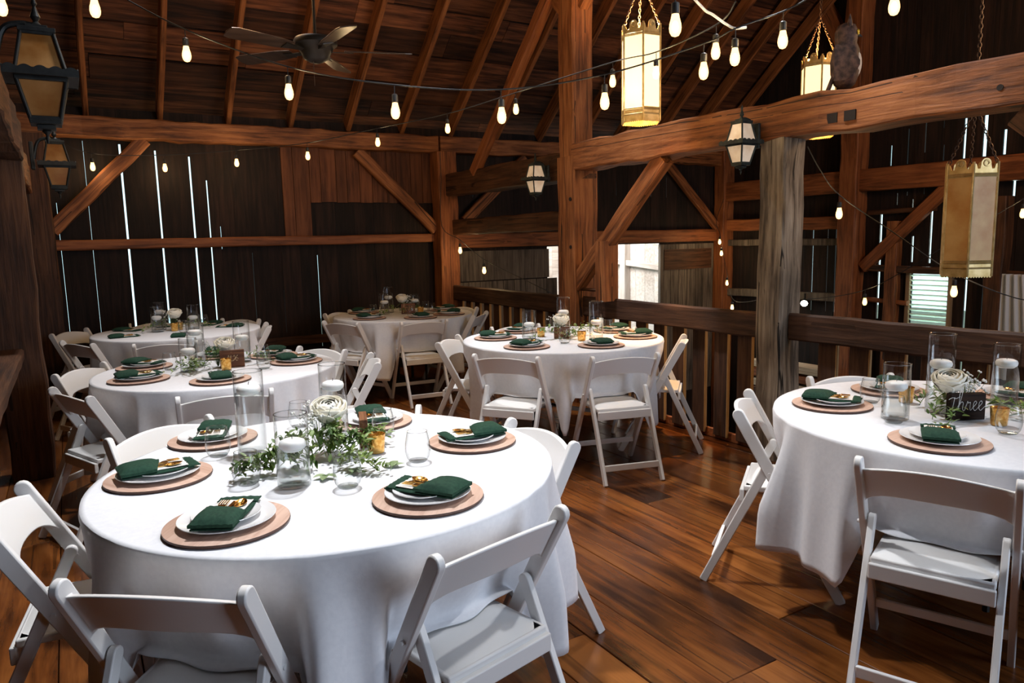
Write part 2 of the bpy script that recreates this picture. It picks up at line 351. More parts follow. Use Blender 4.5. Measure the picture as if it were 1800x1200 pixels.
def board_wall(name, axis, pos, a0, a1, z0, ztop, slits, mat, wd=.24, th=.025, seed=1, holes=()):
    """vertical boards from a0 to a1; slits = (a, width, z low, z high) are real gaps; holes = (a0, a1, z0, z1)"""
    rr = random.Random(seed); sl = sorted(slits); edges = []; mb = MB()
    def bx(s0, s1, lo, hi):
        if s1-s0 < .001 or hi-lo < .002: return
        d = rr.uniform(-.004, .004)
        if axis == 'y': mb.box(((s0+s1)/2, pos+d, (lo+hi)/2), (s1-s0, th, hi-lo))
        else: mb.box((pos+d, (s0+s1)/2, (lo+hi)/2), (th, s1-s0, hi-lo))
    def column(s0, s1, lo, hi):
        segs = [(lo, hi)]
        for h in holes:
            if s0 >= h[0]-1e-4 and s1 <= h[1]+1e-4:
                segs = [q for a, b_ in segs for q in ((a, min(b_, h[2])), (max(a, h[3]), b_)) if q[1]-q[0] > .002]
        for a, b_ in segs: bx(s0, s1, a, b_)
    cuts = {a0, a1}
    for h in holes: cuts |= {h[0], h[1]}
    spans = []
    xs = sorted(set([s[0] for s in sl])); used = []
    pts = [a0]
    allx = sorted(cuts | set(xs)); prev = a0
    for q in allx[1:]:
        n = max(1, round((q-prev)/wd)); pts += [prev+(q-prev)*(k+1)/n for k in range(n)]; prev = q
    wmap = {}
    for s in sl: wmap.setdefault(s[0], []).append(s)
    for p, q in zip(pts[:-1], pts[1:]):
        l = p+(max(s[1] for s in wmap[p])/2 if p in wmap else .0012); r = q-(max(s[1] for s in wmap[q])/2 if q in wmap else .0012)
        tp = ztop((p+q)/2) if callable(ztop) else ztop
        column(l, r, z0, tp)
    for p, ss in wmap.items():
        wdt = max(s[1] for s in ss)/2; tp = ztop(p) if callable(ztop) else ztop; z = z0
        for s in sorted(ss, key=lambda s: s[2]):
            column(p-wdt, p+wdt, z, s[2]); z = s[3]
        column(p-wdt, p+wdt, z, tp)
    return struct(mb.build(name, mat))
# back wall (left bay and main bay), with daylight slits
sl = [(-.04, .022, .25, 2.0), (.24, .020, .2, 2.62), (.57, .024, .2, 2.6), (.90, .022, .2, 2.55), (1.23, .024, .2, 2.5), (1.39, .018, .2, 2.25),
      (1.50, .008, 1.5, 1.75), (1.82, .007, .6, 1.45), (1.66, .004, .7, 1.1), (2.57, .011, .3, 1.4), (2.15, .005, .5, 1.0), (2.36, .003, .9, 1.3), (-.11, .010, .3, 1.4), (-.9, .02, .2, 2.4), (-1.5, .02, .2, 2.4), (-2.3, .02, .2, 2.4)]
sl = [(q[0], q[1]*.82, q[2], q[3]) for q in sl]
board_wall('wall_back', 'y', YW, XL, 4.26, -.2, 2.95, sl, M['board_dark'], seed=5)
sl = [(5.05, .012, 2.15, 2.36), (5.6, .012, 2.2, 2.36), (6.79, .012, 2.15, 2.40), (7.13, .008, 2.15, 2.36), (7.81, .012, 2.14, 2.44), (8.13, .012, 2.13, 2.44), (8.8, .010, 2.1, 2.3), (4.7, .008, 2.1, 2.3)]
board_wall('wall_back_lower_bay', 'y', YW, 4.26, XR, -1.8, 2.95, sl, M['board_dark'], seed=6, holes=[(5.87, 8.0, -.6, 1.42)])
# right wall
sl = [(5.95, .030, .36, 1.80), (5.74, .014, 1.87, 2.02), (5.73, .016, 1.35, 1.62), (5.53, .020, 1.75, 1.93), (5.51, .028, 1.13, 1.46), (5.28, .026, 1.12, 1.86), (5.86, .018, 2.38, 2.64), (5.63, .022, 2.38, 2.82), (5.41, .024, 2.5, 2.88),
      (5.18, .016, 2.38, 2.57), (5.19, .012, 2.77, 2.9), (4.94, .032, 2.38, 2.85), (4.71, .044, 2.38, 2.9), (4.49, .034, 2.38, 2.66), (4.3, .03, 2.38, 2.6), (4.82, .030, -.4, .99), (4.61, .036, -.5, .99), (5.62, .014, 1.98, 2.03), (5.40, .014, 1.98, 2.06), (4.36, .03, 1.9, 2.08),
      (6.75, .014, .4, 1.75), (7.0, .018, .4, 1.75), (7.3, .012, .4, 1.75), (7.5, .014, .3, 1.7), (7.85, .010, .4, 1.7), (6.62, .014, .4, 1.6), (8.3, .008, .5, 1.6), (7.15, .008, .5, 1.7)]
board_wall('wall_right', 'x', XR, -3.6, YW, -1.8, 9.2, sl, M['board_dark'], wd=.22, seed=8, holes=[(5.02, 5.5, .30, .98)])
# walls out of view that close the room
struct(MB().box((XL, 2.5, 4), (.05, 12.6, 10)).build('wall_left', M['board_dark']))
struct(MB().box((2.9, -3.7, 4), (13.2, .05, 12)).build('wall_front', M['board_dark']))
# roof: boards laid across the rafters
SL = R_(40); PZ = 2.96
def roofz(y): return PZ+(YW-y)*math.tan(SL)
mb = MB(); s = 0.0; rr = random.Random(11); rot = Euler((-SL, 0, 0)).to_matrix()
while s < 10.2:
    wd = rr.choice([.2, .24, .28, .31]); x = XL-.3
    while x < XR+.3:
        ln = min(rr.uniform(1.3, 3.6), XR+.3-x)
        c = Vector((x+ln/2, YW+.3-math.cos(SL)*(s+wd/2), PZ-.25+math.sin(SL)*(s+wd/2)+.17+rr.uniform(-.014, .014)))
        mb.box(c, (ln-.004, wd-rr.uniform(.004, .022), .022), rot); x += ln
    s += wd
ce = mb.build('ceiling', M['roof']); struct(ce)
yr = YW+.3-math.cos(SL)*10.2; zr = PZ-.08+math.sin(SL)*10.2
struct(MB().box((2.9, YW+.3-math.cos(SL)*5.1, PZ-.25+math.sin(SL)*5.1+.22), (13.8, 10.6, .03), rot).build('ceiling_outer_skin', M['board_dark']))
rot2 = Euler((SL, 0, 0)).to_matrix()
struct(MB().box((2.9, yr-math.cos(SL)*3.4, zr-math.sin(SL)*3.4+.1), (13.8, 7.2, .05), rot2).build('ceiling_front_slope', M['board_dark']))
for k in range(-6, 14):
    x = .97+.68*k
    if x > XR-.05: break
    lo = Vector((x, YW-.02, PZ-.03)); hi = lo+Vector((0, -math.cos(SL)*9.6, math.sin(SL)*9.6))
    n_ = Vector((0, math.sin(SL), math.cos(SL)))*-.005
    where = ('left of the fan' if x < 1.2 else 'behind the fan' if x < 2.2 else 'between the fan and the middle post' if x < 4.3 else 'beyond the middle post' if x < 6.5 else 'over the lower bay')
    timber('rafter', lo+n_, hi+n_, .055, .19, M['rafter'], f'rough rafter under the dark roof boards {where}', 'rafter', jit=.004, seg=12)
for o in COL.objects:
    if o.name.startswith('rafter'): o['group'] = 'rafters under the roof'

# main frame
timber('wall_plate', (-.35, YW-.11, 2.735), (4.12, YW-.11, 2.735), .2, .20, M['beam'], 'long hewn plate beam along the top of the back wall', seg=30, jit=.009)
timber('wall_plate', (4.15, YW-.11, 2.74), (XR-.1, YW-.11, 2.74), .2, .20, M['beam'], 'plate beam of the lower bay, behind the tall middle post', seg=30, jit=.009)
timber('wall_girt', (-.08, YW-.06, 1.575), (4.15, YW-.06, 1.575), .09, .105, M['beam_red'], 'flat girt nailed across the back wall boards at eye height', jit=.003)
timber('wall_girt', (4.37, YW-.06, 1.53), (9.2, YW-.06, 1.53), .12, .19, M['beam_red'], 'girt above the bright opening in the back wall', jit=.004)
timber('corner_post', (4.2, YW-.18, -.1), (4.2, YW-.18, 2.64), .26, .24, M['beam_red'], 'reddish post where the railing meets the back wall', 'post')
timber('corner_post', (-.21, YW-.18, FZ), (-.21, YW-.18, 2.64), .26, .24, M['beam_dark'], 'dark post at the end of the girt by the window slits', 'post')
timber('corner_post', (9.26, YW-.16, -1.7), (9.26, YW-.16, 3.0), .26, .22, M['beam_red'], 'post in the far corner of the lower bay', 'post')
timber('frame_post', (4.27, 5.84, FZ), (4.27, 5.84, 2.3), .28, .28, M['beam'], 'tall golden brown middle post under the tie beam, with peg holes', 'post', jit=.006)
timber('upper_post', (4.26, 5.84, 2.25), (4.26, 5.84, 5.5), .235, .235, M['beam'], 'upper length of the tall middle post rising to the roof', 'post', jit=.006)
timber('frame_post', (4.25, 3.44, FZ), (4.25, 3.44, 2.17), .215, .215, M['post_grey'], 'weathered grey post in front of the railing, under the big beam', 'post', jit=.010)
timber('tie_beam', (4.26, .4, 2.275), (4.26, 5.75, 2.29), .26, .25, M['beam'], 'big hewn tie beam with long cracks, carrying the owl', jit=.012, seg=26)
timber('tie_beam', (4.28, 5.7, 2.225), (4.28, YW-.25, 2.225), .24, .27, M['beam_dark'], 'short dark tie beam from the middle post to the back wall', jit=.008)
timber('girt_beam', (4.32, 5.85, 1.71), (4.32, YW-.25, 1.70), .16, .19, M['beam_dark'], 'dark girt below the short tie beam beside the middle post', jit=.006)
timber('canted_strut', (4.2, 7.78, 2.32), (4.2, 5.2, 4.75), .10, .13, M['beam_red'], 'bright orange slanting strut standing on the short tie beam', 'strut', jit=.004)
timber('corner_brace', (4.2, 4.55, 2.17), (4.2, 5.78, 1.06), .10, .15, M['beam'], 'thick brace from the big tie beam down to the middle post', 'brace', jit=.005)
timber('corner_brace', (4.26, 5.73, 3.65), (4.26, 4.9, 4.5), .10, .15, M['beam'], 'upper brace at the top of the middle post toward the camera', 'brace', jit=.005)
timber('corner_brace', (4.26, 5.95, 3.65), (4.26, 6.7, 4.4), .10, .15, M['beam'], 'upper brace at the top of the middle post toward the back wall', 'brace', jit=.005)
timber('corner_brace', (.80, YW-.13, 2.64), (-.10, YW-.13, 1.72), .07, .14, M['beam'], 'brace at the window end of the back wall, under the plate', 'brace', jit=.004)
timber('corner_brace', (3.08, YW-.13, 2.62), (4.08, YW-.13, 1.68), .07, .14, M['beam'], 'brace before the red boards, falling to the railing post', 'brace', jit=.004)
timber('corner_brace', (8.06, YW-.13, 2.62), (9.12, YW-.13, 1.66), .08, .13, M['beam'], 'brace in the far corner of the lower bay', 'brace', jit=.004)
timber('corner_brace', (5.45, YW-.13, 2.62), (4.5, YW-.13, 1.78), .08, .14, M['beam'], 'brace behind the dark short tie beam, beside the railing post', 'brace', jit=.004)
timber('block_post', (4.19, 5.29, .96), (4.19, 5.29, 1.50), .17, .14, M['beam'], 'short upright block standing on the railing beside the middle post', 'block', jit=.003)
timber('cross_bar', (4.2, 5.36, 1.05), (4.2, 5.72, 1.05), .03, .03, M['beam_dark'], 'thin dark bar between the upright block and the middle post', 'bar', jit=.001)
def mark(name, beam, loc, d, rx=0):
    o = bpy.data.objects[beam]; c = MB()
    if rx: c.lathe([(d, -.004), (d, .004)], n=16, rot=Euler((0, R_(90), 0)).to_matrix())
    else: c.box((0, 0, 0), d)
    q = c.build(name, M['floor_gap']); q.parent = o; q.matrix_parent_inverse = o.matrix_world.inverted(); q.location = loc
mark('mortise', 'tie_beam', (4.131, 2.98, 2.235), (.012, .07, .06)); mark('mortise', 'tie_beam', (4.131, 2.86, 2.235), (.012, .075, .06))
mark('peg_hole', 'tie_beam', (4.128, 2.02, 2.245), .016, 1)
mark('peg_hole', 'frame_post', (4.128, 5.76, 1.90), .018, 1); mark('peg_hole', 'frame_post', (4.128, 5.76, 1.45), .018, 1)
# left frame
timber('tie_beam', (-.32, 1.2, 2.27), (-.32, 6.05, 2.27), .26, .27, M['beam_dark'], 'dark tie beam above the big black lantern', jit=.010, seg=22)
timber('tie_beam', (-.34, 6.0, 2.2), (-.34, YW-.25, 2.2), .24, .27, M['beam'], 'short tie beam behind the smaller black lantern', jit=.008)
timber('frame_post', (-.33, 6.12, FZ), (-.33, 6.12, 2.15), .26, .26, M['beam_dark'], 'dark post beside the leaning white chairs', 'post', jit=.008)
timber('rail_cap', (-.46, 2.6, .83), (-.46, 6.0, .83), .30, .08, M['beam_dark'], 'broad plank rail ending at the dark post', 'rail', jit=.003)
timber('rail_post', (-.5, 3.0, FZ), (-.5, 3.0, .79), .10, .10, M['beam_dark'], 'dark prop under the near end of the broad plank rail', 'post', jit=.003)
# right wall frame
timber('wall_girt', (XR-.12, 8.6, 2.21), (XR-.12, 1.0, 2.215), .16, .29, M['beam_red'], 'upper reddish girt along the slotted side wall', jit=.006, seg=26)
timber('wall_girt', (XR-.10, 8.6, 1.68), (XR-.10, 6.45, 1.66), .12, .18, M['beam_red'], 'lower reddish girt between the two side wall posts', jit=.005)
timber('wall_girt', (XR-.09, 8.6, 1.40), (XR-.09, 6.45, 1.40), .08, .10, M['board_grey'], 'thin grey rail under the lower reddish girt', jit=.003)
timber('wall_girt', (XR-.09, 8.6, .60), (XR-.09, 6.45, .62), .08, .12, M['board_grey'], 'grey rail behind the two small floodlights', jit=.004)
timber('wall_girt', (XR-.09, 6.1, 1.05), (XR-.09, 3.9, 1.00), .08, .09, M['beam_dark'], 'dark rail above the green louvre', jit=.004)
timber('wall_girt', (XR-.07, 6.1, 1.78), (XR-.07, 5.2, 1.80), .06, .06, M['beam_dark'], 'thin batten behind the slanting side wall brace', jit=.003)
timber('wall_girt', (XR-.07, 6.1, .62), (XR-.07, 5.5, .60), .06, .06, M['beam_red'], 'short batten beside the slim upright stud', jit=.003)
timber('frame_post', (XR-.14, 6.30, -1.7), (XR-.14, 6.30, 5.2), .26, .26, M['beam_red'], 'reddish side wall post behind the grey post', 'post', jit=.007)
timber('frame_post', (XR-.14, 4.42, -1.7), (XR-.14, 4.42, 1.9), .2, .2, M['beam_dark'], 'dark side wall post beside the pale curtain', 'post', jit=.007)
timber('wall_stud', (XR-.08, 5.72, -1.7), (XR-.08, 5.72, 1.66), .13, .16, M['beam'], 'slim upright stud beside the green louvre', 'post', jit=.004)
timber('corner_brace', (XR-.12, 4.98, 2.1), (XR-.12, 6.12, 1.05), .10, .15, M['beam_red'], 'slanting brace under the upper side wall girt', 'brace', jit=.004)
timber('corner_brace', (XR-.12, 7.1, 5.05), (XR-.12, 6.38, 3.78), .12, .20, M['beam_red'], 'orange brace high on the side wall behind the owl', 'brace', jit=.004)
timber('corner_brace', (4.26, 1.95, 2.14), (4.26, .9, 1.2), .10, .2, M['beam_dark'], 'dark brace under the near end of the big tie beam', 'brace', jit=.004)
timber('purlin', (XL, 4.6, 5.92), (XR, 4.6, 5.92), .2, .2, M['beam_dark'], 'dark purlin high under the roof', 'beam', jit=.008)
# red boards nailed over the back wall
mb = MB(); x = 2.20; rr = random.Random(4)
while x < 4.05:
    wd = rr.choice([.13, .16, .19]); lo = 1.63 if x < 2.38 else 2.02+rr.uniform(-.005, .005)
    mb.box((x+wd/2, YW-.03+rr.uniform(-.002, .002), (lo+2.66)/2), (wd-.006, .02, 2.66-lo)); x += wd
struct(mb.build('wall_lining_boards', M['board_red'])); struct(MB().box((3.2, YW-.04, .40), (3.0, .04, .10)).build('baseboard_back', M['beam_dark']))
# opening in the back wall: barn door leaves and header
hd = MB(); hd.box((5.1, YW-.035, 1.19), (1.55, .03, .40)); d1 = tag(hd.build('header_board', M['board_grey']), 'wide pale board above the grey door leaf behind the railing', 'board')
d1['kind'] = 'structure'
mb = MB(); x = 4.4
while x < 5.9:
    mb.box((x+.09, YW-.028, .1), (.172, .02, 1.75)); x += .18
struct(mb.build('door_1', M['board_grey']))
mb = MB(); x = 8.02
while x < 9.15:
    mb.box((x+.09, YW-.03, .2), (.172, .03, 2.4)); x += .18
struct(mb.build('door_2', M['board_grey'])); dd = bpy.data.objects['door_2']
MB().box((8.55, YW-.06, 1.16), (1.05, .03, .32)).build('door_header', M['beam_dark'], dd)
MB().box((8.0, YW-.05, .4), (.08, .05, 2.0)).build('door_jamb', M['board_grey'], dd)
# lean-to beyond the opening
mb = MB()
for k in range(16): mb.box((8.9, 9.0+.25*k, .8), (.03, .246, 4.2))
struct(mb.build('wall_lean_to_side', M['limewash']))
mb = MB()
for k in range(16): mb.box((5.3+.26*k, 12.6, .8), (.256, .03, 4.6))
struct(mb.build('wall_lean_to_end', M['limewash']))
timber('lean_to_beam', (5.2, 12.5, 1.55), (8.85, 9.2, 1.75), .12, .14, M['limewash'], 'pale beam in the bright lean-to beyond the opening', jit=.003)
timber('lean_to_beam', (8.82, 9.1, .95), (8.82, 12.5, 1.2), .08, .10, M['limewash'], 'pale rail on the bright lean-to wall', jit=.003)
timber('lean_to_post', (8.82, 10.6, -1), (8.82, 10.6, 2.4), .14, .14, M['limewash'], 'pale post in the bright lean-to', 'post', jit=.003)
struct(MB().box((2.9, 4, -2.0), (60, 60, .1)).build('ground_outside', M['ground']))

# railing along the floor edge
rl = tag(empty('railing', (4.24, 5, FZ)), 'dark board railing along the floor edge, behind the tables and posts', 'railing')
def rpart(name, c, d, mat, bevel=.004):
    return MB().box((c[0]-4.24, c[1]-5, c[2]-FZ), d, None).build(name, mat, rl, bevel=bevel, seg=1)
for a, b_, z in ((.3, 3.33, .90), (3.55, 5.70, .885), (5.98, 8.48, .875)):
    t = timber('top_rail', (0, 0, 0), (b_-a, 0, 0), .055, .185, M['rail'], None, jit=.004)
    del t['kind']; t.parent = rl; t.matrix_world = Matrix.Identity(4)
    t.rotation_euler = (0, 0, R_(90)); t.location = (4.245-4.24, a-5, z-FZ)
y = .5
while y < 8.45:
    if not (3.28 < y < 3.6 or 5.66 < y < 6.02):
        o = rpart('baluster', (4.275, y, .42), (.026, .135, .90), M['baluster'])
        MB().box((0, -.0695, 0), (.027, .005, .9)).build('edge_light_strip', M['edge_light'], o, loc=(4.275-4.24, y-5, .42-FZ))  # pale strip paints the lit edge of each baluster
    y += .232
rpart('kick_board', (4.30, 4.4, FZ+.035), (.03, 8.2, .07), M['beam_red'])
for o in list(rl.children):
    if o.name.startswith('baluster'):
        for ch in o.children: ch.location = (0, 0, 0)
# re-centre baluster meshes so that their edges follow them
for o in list(rl.children):
    if o.name.startswith('baluster'):
        me = o.data; c = sum((v.co for v in me.vertices), Vector())/len(me.vertices)
        for v in me.vertices: v.co -= c
        o.location = c

# louvred window on the right wall
wn = struct(empty('window_1', (XR-.02, 5.26, .64)), 'louvred window with pale green slats in the side wall', 'window')
mb = MB()
for c, d in (((0, -.27, 0), (.06, .05, .78)), ((0, .27, 0), (.06, .05, .78)), ((0, 0, .37), (.06, .56, .05)), ((0, 0, -.37), (.06, .56, .05))): mb.box(c, d)
mb.build('window_frame', M['shutter_frame'], wn, bevel=.004)
mb = MB()
for k in range(11): mb.box((.01, 0, -.315+.063*k), (.055, .49, .010), Euler((0, R_(28), 0)).to_matrix())
mb.build('louver_slats', M['shutter'], wn)

# ------------------------------------------------------------------ folding chairs
def round_bar(p0, p1, w0, w1, n=7):
    """outline in a plane: a bar from p0 (rounded end) to p1 (square end)"""
    a = Vector(p0); b = Vector(p1); t = (b-a).normalized(); s = Vector((-t.y, t.x))
    out = [a+s*w0*math.cos(g)-t*w0*math.sin(g) for g in [math.pi*k/n for k in range(n+1)]]
    out += [b-s*w1, b+s*w1]
    return [(p.x, p.y) for p in out]
def make_chair():
    t = empty('folding_chair')
    W = M['white_plastic']
    yz = lambda sx: (lambda u, v, d: (d, u, v))
    for sx in (-1, 1):
        # long leg: rises from the front foot to the top of the back
        o = round_bar((.012, .808), (.455, 0), .026, .021)
        mb = MB().extrude(o, sx*.218, sx*.243, yz(sx)); mb.build('long_leg', W, t, smooth=35, bevel=.0045)
    for sx in (-1, 1):
        o = round_bar((.136, .575), (-.135, 0), .020, .018)
        q = MB().extrude(o, sx*.190, sx*.213, yz(sx)).build('rear_leg', W, t, smooth=35, bevel=.004)
        pin = MB().lathe([(.007, -.006), (.007, .034)], n=10, rot=Euler((0, R_(90), 0)).to_matrix()).build('pivot_bolt', W, q, smooth=35, loc=(sx*.213 if sx > 0 else -.247, .148, .552))
    # back rest: bowed panel between the long legs
    mb = MB(); nx = 16; hw = .219
    def slope_y(z): return .012+(.808-z)*(.443/.808)
    vs = []
    for i in range(nx+1):
        x = -hw+2*hw*i/nx; q = abs(x)/hw
        zt = .818-.030*q*q; zb = .700-.034*q**6-.010*q*q; bow = -.030*(1-q*q)
        for z, dy in ((zt, -.009), (zt, .009), (zb, .009), (zb, -.009)):
            vs.append((x, slope_y(z)+bow+dy, z))
    fs = [(i*4+k, (i+1)*4+k, (i+1)*4+(k+1) % 4, i*4+(k+1) % 4) for i in range(nx) for k in range(4)]+[(3, 2, 1, 0), tuple(nx*4+k for k in range(4))]
    mb.add(vs, fs); mb.build('backrest', W, t, smooth=45, bevel=.005)
    mb = MB()
    o = [(x*.186, y*.20+.235) for x, y in ((-1, -1), (1, -1), (1, .8), (.85, 1), (-.85, 1), (-1, .8))]
    mb.extrude(o, .447, .472, lambda u, v, d: (u, v, d)); st = mb.build('seat', W, t, smooth=35, bevel=.006)
    mb = MB(); mb.grid(12, 12, lambda a, b: ((a-.5)*.345, .045+b*.375, .472+.020*(1-abs(2*a-1)**5)*(1-abs(2*b-1)**5)))
    mb.build('seat_pad', M['white_vinyl'], st, smooth=60)
    MB().box((0, .028, .425), (.376, .020, .055)).build('seat_rail', W, t, bevel=.004)
    MB().box((0, -.092, .105), (.382, .017, .042)).build('stretcher', W, t, bevel=.004)
    MB().box((0, .372, .15), (.436, .017, .036)).build('stretcher', W, t, bevel=.004)
    return t

TABLES = {'near': (.742, 2.5, .775), 'right': (3.2, 1.6, .775), 'midR': (3.28, 4.70, .775), 'farC': (3.06, 7.38, .735), 'midL': (.77, 4.95, .72), 'backL': (.83, 7.45, .72)}
TN = {'near': 'nearest round table', 'right': 'table with the three sign', 'midR': 'table before the middle post', 'farC': 'far corner table', 'midL': 'second table, behind the nearest', 'backL': 'table against the slotted back wall'}
TZ = .755
# chairs: table, x, y of the middle of the back, direction the chair faces (None: the table), words
CH = [
 ('near', .09, 1.80, 52, 'grey-shaded folding chair lowest in the photo, in front of the nearest table'),
 ('near', .94, 1.62, 103, 'white folding chair at the nearest table with a sunlit seat, beside the open floor'),
 ('near', -.24, 2.66, -8, 'white folding chair cut by the left photo edge, at the nearest table'),
 ('near', .28, 3.46, -64, 'white folding chair with blank front-facing back, behind the window-side plates of the nearest table'),
 ('near', 1.18, 3.29, -125, 'white folding chair behind the nearest table, its arched back below the far table legs'),
 ('near', 1.60, 2.44, 180, 'white folding chair on the open-floor side of the nearest table, pushed close in'),
 ('midR', 2.52, 5.21, -46, 'white folding chair on the window side of the table before the middle post'),
 ('midR', 2.44, 4.17, 36, 'white folding chair with bunched cloth on its seat, before the middle post'),
 ('midR', 3.08, 3.69, 74, 'white folding chair with an empty bare seat, in front of the middle post table'),
 ('midR', 3.93, 4.03, 134, 'white folding chair seen from its side, next to the railing and the grey post'),
 ('midR', 3.40, 5.62, -97, 'white folding chair behind the table before the middle post, left of the rose'),
 ('midR', 4.02, 5.02, -154, 'pale white folding chair behind the tall vase, under the railing boards'),
 ('farC', 2.56, 8.12, -54, 'white folding chair behind the far corner table, nearest the dark wall'),
 ('farC', 2.24, 7.02, 27, 'white folding chair at the far corner table, turned with a long leg crossing its seat'),
 ('farC', 2.93, 6.54, 84, 'white folding chair squarely in front of the far corner table'),
 ('farC', 3.70, 6.80, 134, 'white folding chair edge-on beside the far corner table'),
 ('farC', 3.95, 7.68, -164, 'white folding chair at the far corner table, against the railing'),
 ('midL', .00, 5.50, -37, 'white folding chair with pale back beside the dark post, at the second table'),
 ('midL', -.06, 4.60, 22, 'blue-grey shaded folding chair below the dark post, at the second table'),
 ('midL', .65, 4.03, 82, 'folding chair whose back hides behind the tall vase, in front of the second table'),
 ('midL', 1.57, 5.36, -152, 'white folding chair on the far side of the second table, next to a dark napkin'),
 ('midL', 1.72, 4.66, 165, 'white folding chair seen edge-on at the second table, before the far corner table'),
 ('backL', -.05, 8.10, -38, 'white folding chair in the corner by the window slits, at the back wall table'),
 ('backL', .00, 7.05, 28, 'shaded folding chair in front of the one by the window slits, back wall table'),
 ('backL', .62, 6.50, 78, 'folding chair in front of the back wall table, behind the second table'),
 ('backL', .72, 8.40, -90, 'white folding chair against the slotted wall, behind the vases of the back wall table'),
 ('backL', 1.52, 8.10, -139, 'white folding chair facing us behind the back wall table, near the wall'),
 ('backL', 1.62, 7.30, 170, 'white folding chair edge-on at the end of the back wall table'),
 ('right', 2.66, 2.35, -54, 'white folding chair between the grey post and the table with the three sign'),
 ('right', 2.35, 1.27, 22, 'large grey-shaded folding chair in front of the table with the three sign'),
 ('right', 3.58, 2.42, -115, 'white folding chair behind the table with the three sign, close to the railing'),
]
chair_info = {k: [] for k in TABLES}
for tk, x, y, face, lab in CH:
    o = spawn('chair', make_chair, (x, y, FZ), R_(face-90)); tag(o, lab, 'chair', 'white folding chairs around the tables')
    chair_info[tk].append((x, y, face))

# ------------------------------------------------------------------ tables and cloths
def make_table(R, name):
    t = empty('banquet_table')
    MB().lathe([(R-.02, 0), (R-.012, .006), (R-.012, .022), (R-.02, .028)], n=48).build('tabletop', M['pale_board'], t, smooth=30, loc=(0, 0, TZ-FZ-.035))
    for sx in (-1, 1):
        mb = MB(); mb.tube([(sx*.16, -.19, 0), (sx*.16, -.19, .70), (sx*.16, .19, .70), (sx*.16, .19, 0)], .014, 8)
        mb.tube([(sx*.16, -.19, .25), (sx*.16, .19, .25)], .01, 8)
        mb.build('leg_frame', M['black_metal'], t, smooth=40, loc=(0, 0, .075))
    return t
def make_cloth(tk, seed):
    cx, cy, R = TABLES[tk]; rr = random.Random(seed); ph = [rr.uniform(0, 6.28) for _ in range(6)]
    seats = []
    for x, y, face in chair_info[tk]:
        # where the seat lies in the table's own frame
        f = R_(face); mx, my = x+math.cos(f)*.235-cx, y+math.sin(f)*.235-cy
        rear = (x+math.cos(f)*.03-cx, y+math.sin(f)*.03-cy)
        a = math.atan2(rear[1]*.5+my*.5, rear[0]*.5+mx*.5); seats.append((a, math.hypot(*rear), math.hypot(mx, my)))
    seat_z = FZ+.494
    NT = 288; prof_n = 16; LEN = .56
    def free(th, s):
        # s from 0 at the rim to 1 at the hem
        q = th+.16*math.sin(3*th+ph[5])
        fold = .55*math.sin(14*q+ph[0])+.35*math.sin(22*q+ph[1])+.35*math.sin(8*q+ph[2])
        sharp = fold*(1.25 if fold > 0 else .8)
        r = R+.004+.025*s+.078*sharp*min(1, s*1.5)**1.1
        z = TZ+.004-.014*min(1, s*6)-s*LEN*(.985+.05*math.sin(3*th+ph[3]))
        return r, max(z, FZ+.02)
    def onseat(th, s, rs):
        rl = min(R-.05, rs-.19); zz = seat_z+.007
        fold = .010*math.sin(19*th+ph[4])
        key = [(0, R+.004, TZ+.004), (.05, R+.008, TZ-.015), (.30, R-.005+fold, .66), (.55, (R+rl)/2-.01+fold*1.5, .555), (.74, rl+.004+fold, zz+.05), (.82, rl-.004, zz+.012), (.90, rl+.010+fold*.6, zz+.006), (1, rl+.026+fold, zz)]
        for (s0, r0, z0), (s1, r1, z1) in zip(key[:-1], key[1:]):
            if s <= s1: q = (s-s0)/(s1-s0); return r0+(r1-r0)*q, z0+(z1-z0)*q
        return key[-1][1:]
    vs = [(0, 0, TZ+.005)]; rings = [.3*R, .6*R, .85*R, R-.012]
    for r in rings:
        for i in range(NT):
            th = 2*math.pi*i/NT; vs.append((r*math.cos(th), r*math.sin(th), TZ+.005))
    ss = [0, .02, .05, .1, .17, .24, .32, .40, .48, .56, .64, .72, .78, .84, .90, .95, 1.0]
    for s in ss:
        for i in range(NT):
            th = 2*math.pi*i/NT; r, z = free(th, s)
            for a, rs, rm in seats:
                d = abs((th-a+math.pi) % (2*math.pi)-math.pi); hw = .250/max(.5, min(rs, R)); e = d-hw
                w_ = 1 if e < 0 else max(0, 1-e/.085); w_ = w_*w_*(3-2*w_)
                if w_ > 0:
                    r1, z1 = onseat(th, s, rs); r = r+(r1-r)*w_; z = z+(z1-z)*w_
            vs.append((r*math.cos(th), r*math.sin(th), z))
    fs = [(0, 1+i, 1+(i+1) % NT) for i in range(NT)]
    for j in range(len(rings)+len(ss)-1):
        b = 1+j*NT
        for i in range(NT): fs.append((b+i, b+NT+i, b+NT+(i+1) % NT, b+(i+1) % NT))
    mb = MB().add(vs, fs); o = mb.build('tablecloth', M['cloth'], smooth=180, loc=(cx, cy, 0))
    md = o.modifiers.new('thick', 'SOLIDIFY'); md.thickness = .0025; md.offset = -1
    return o
for i, (tk, (cx, cy, R)) in enumerate(TABLES.items()):
    t = make_table(R, tk); t.location = (cx, cy, FZ); tag(t, f'round folding table under the white cloth of the {TN[tk]}', 'table', 'round banquet tables')
    tag(make_cloth(tk, 20+i), f'floor-length white cloth draped over the {TN[tk]}', 'tablecloth', 'white tablecloths')

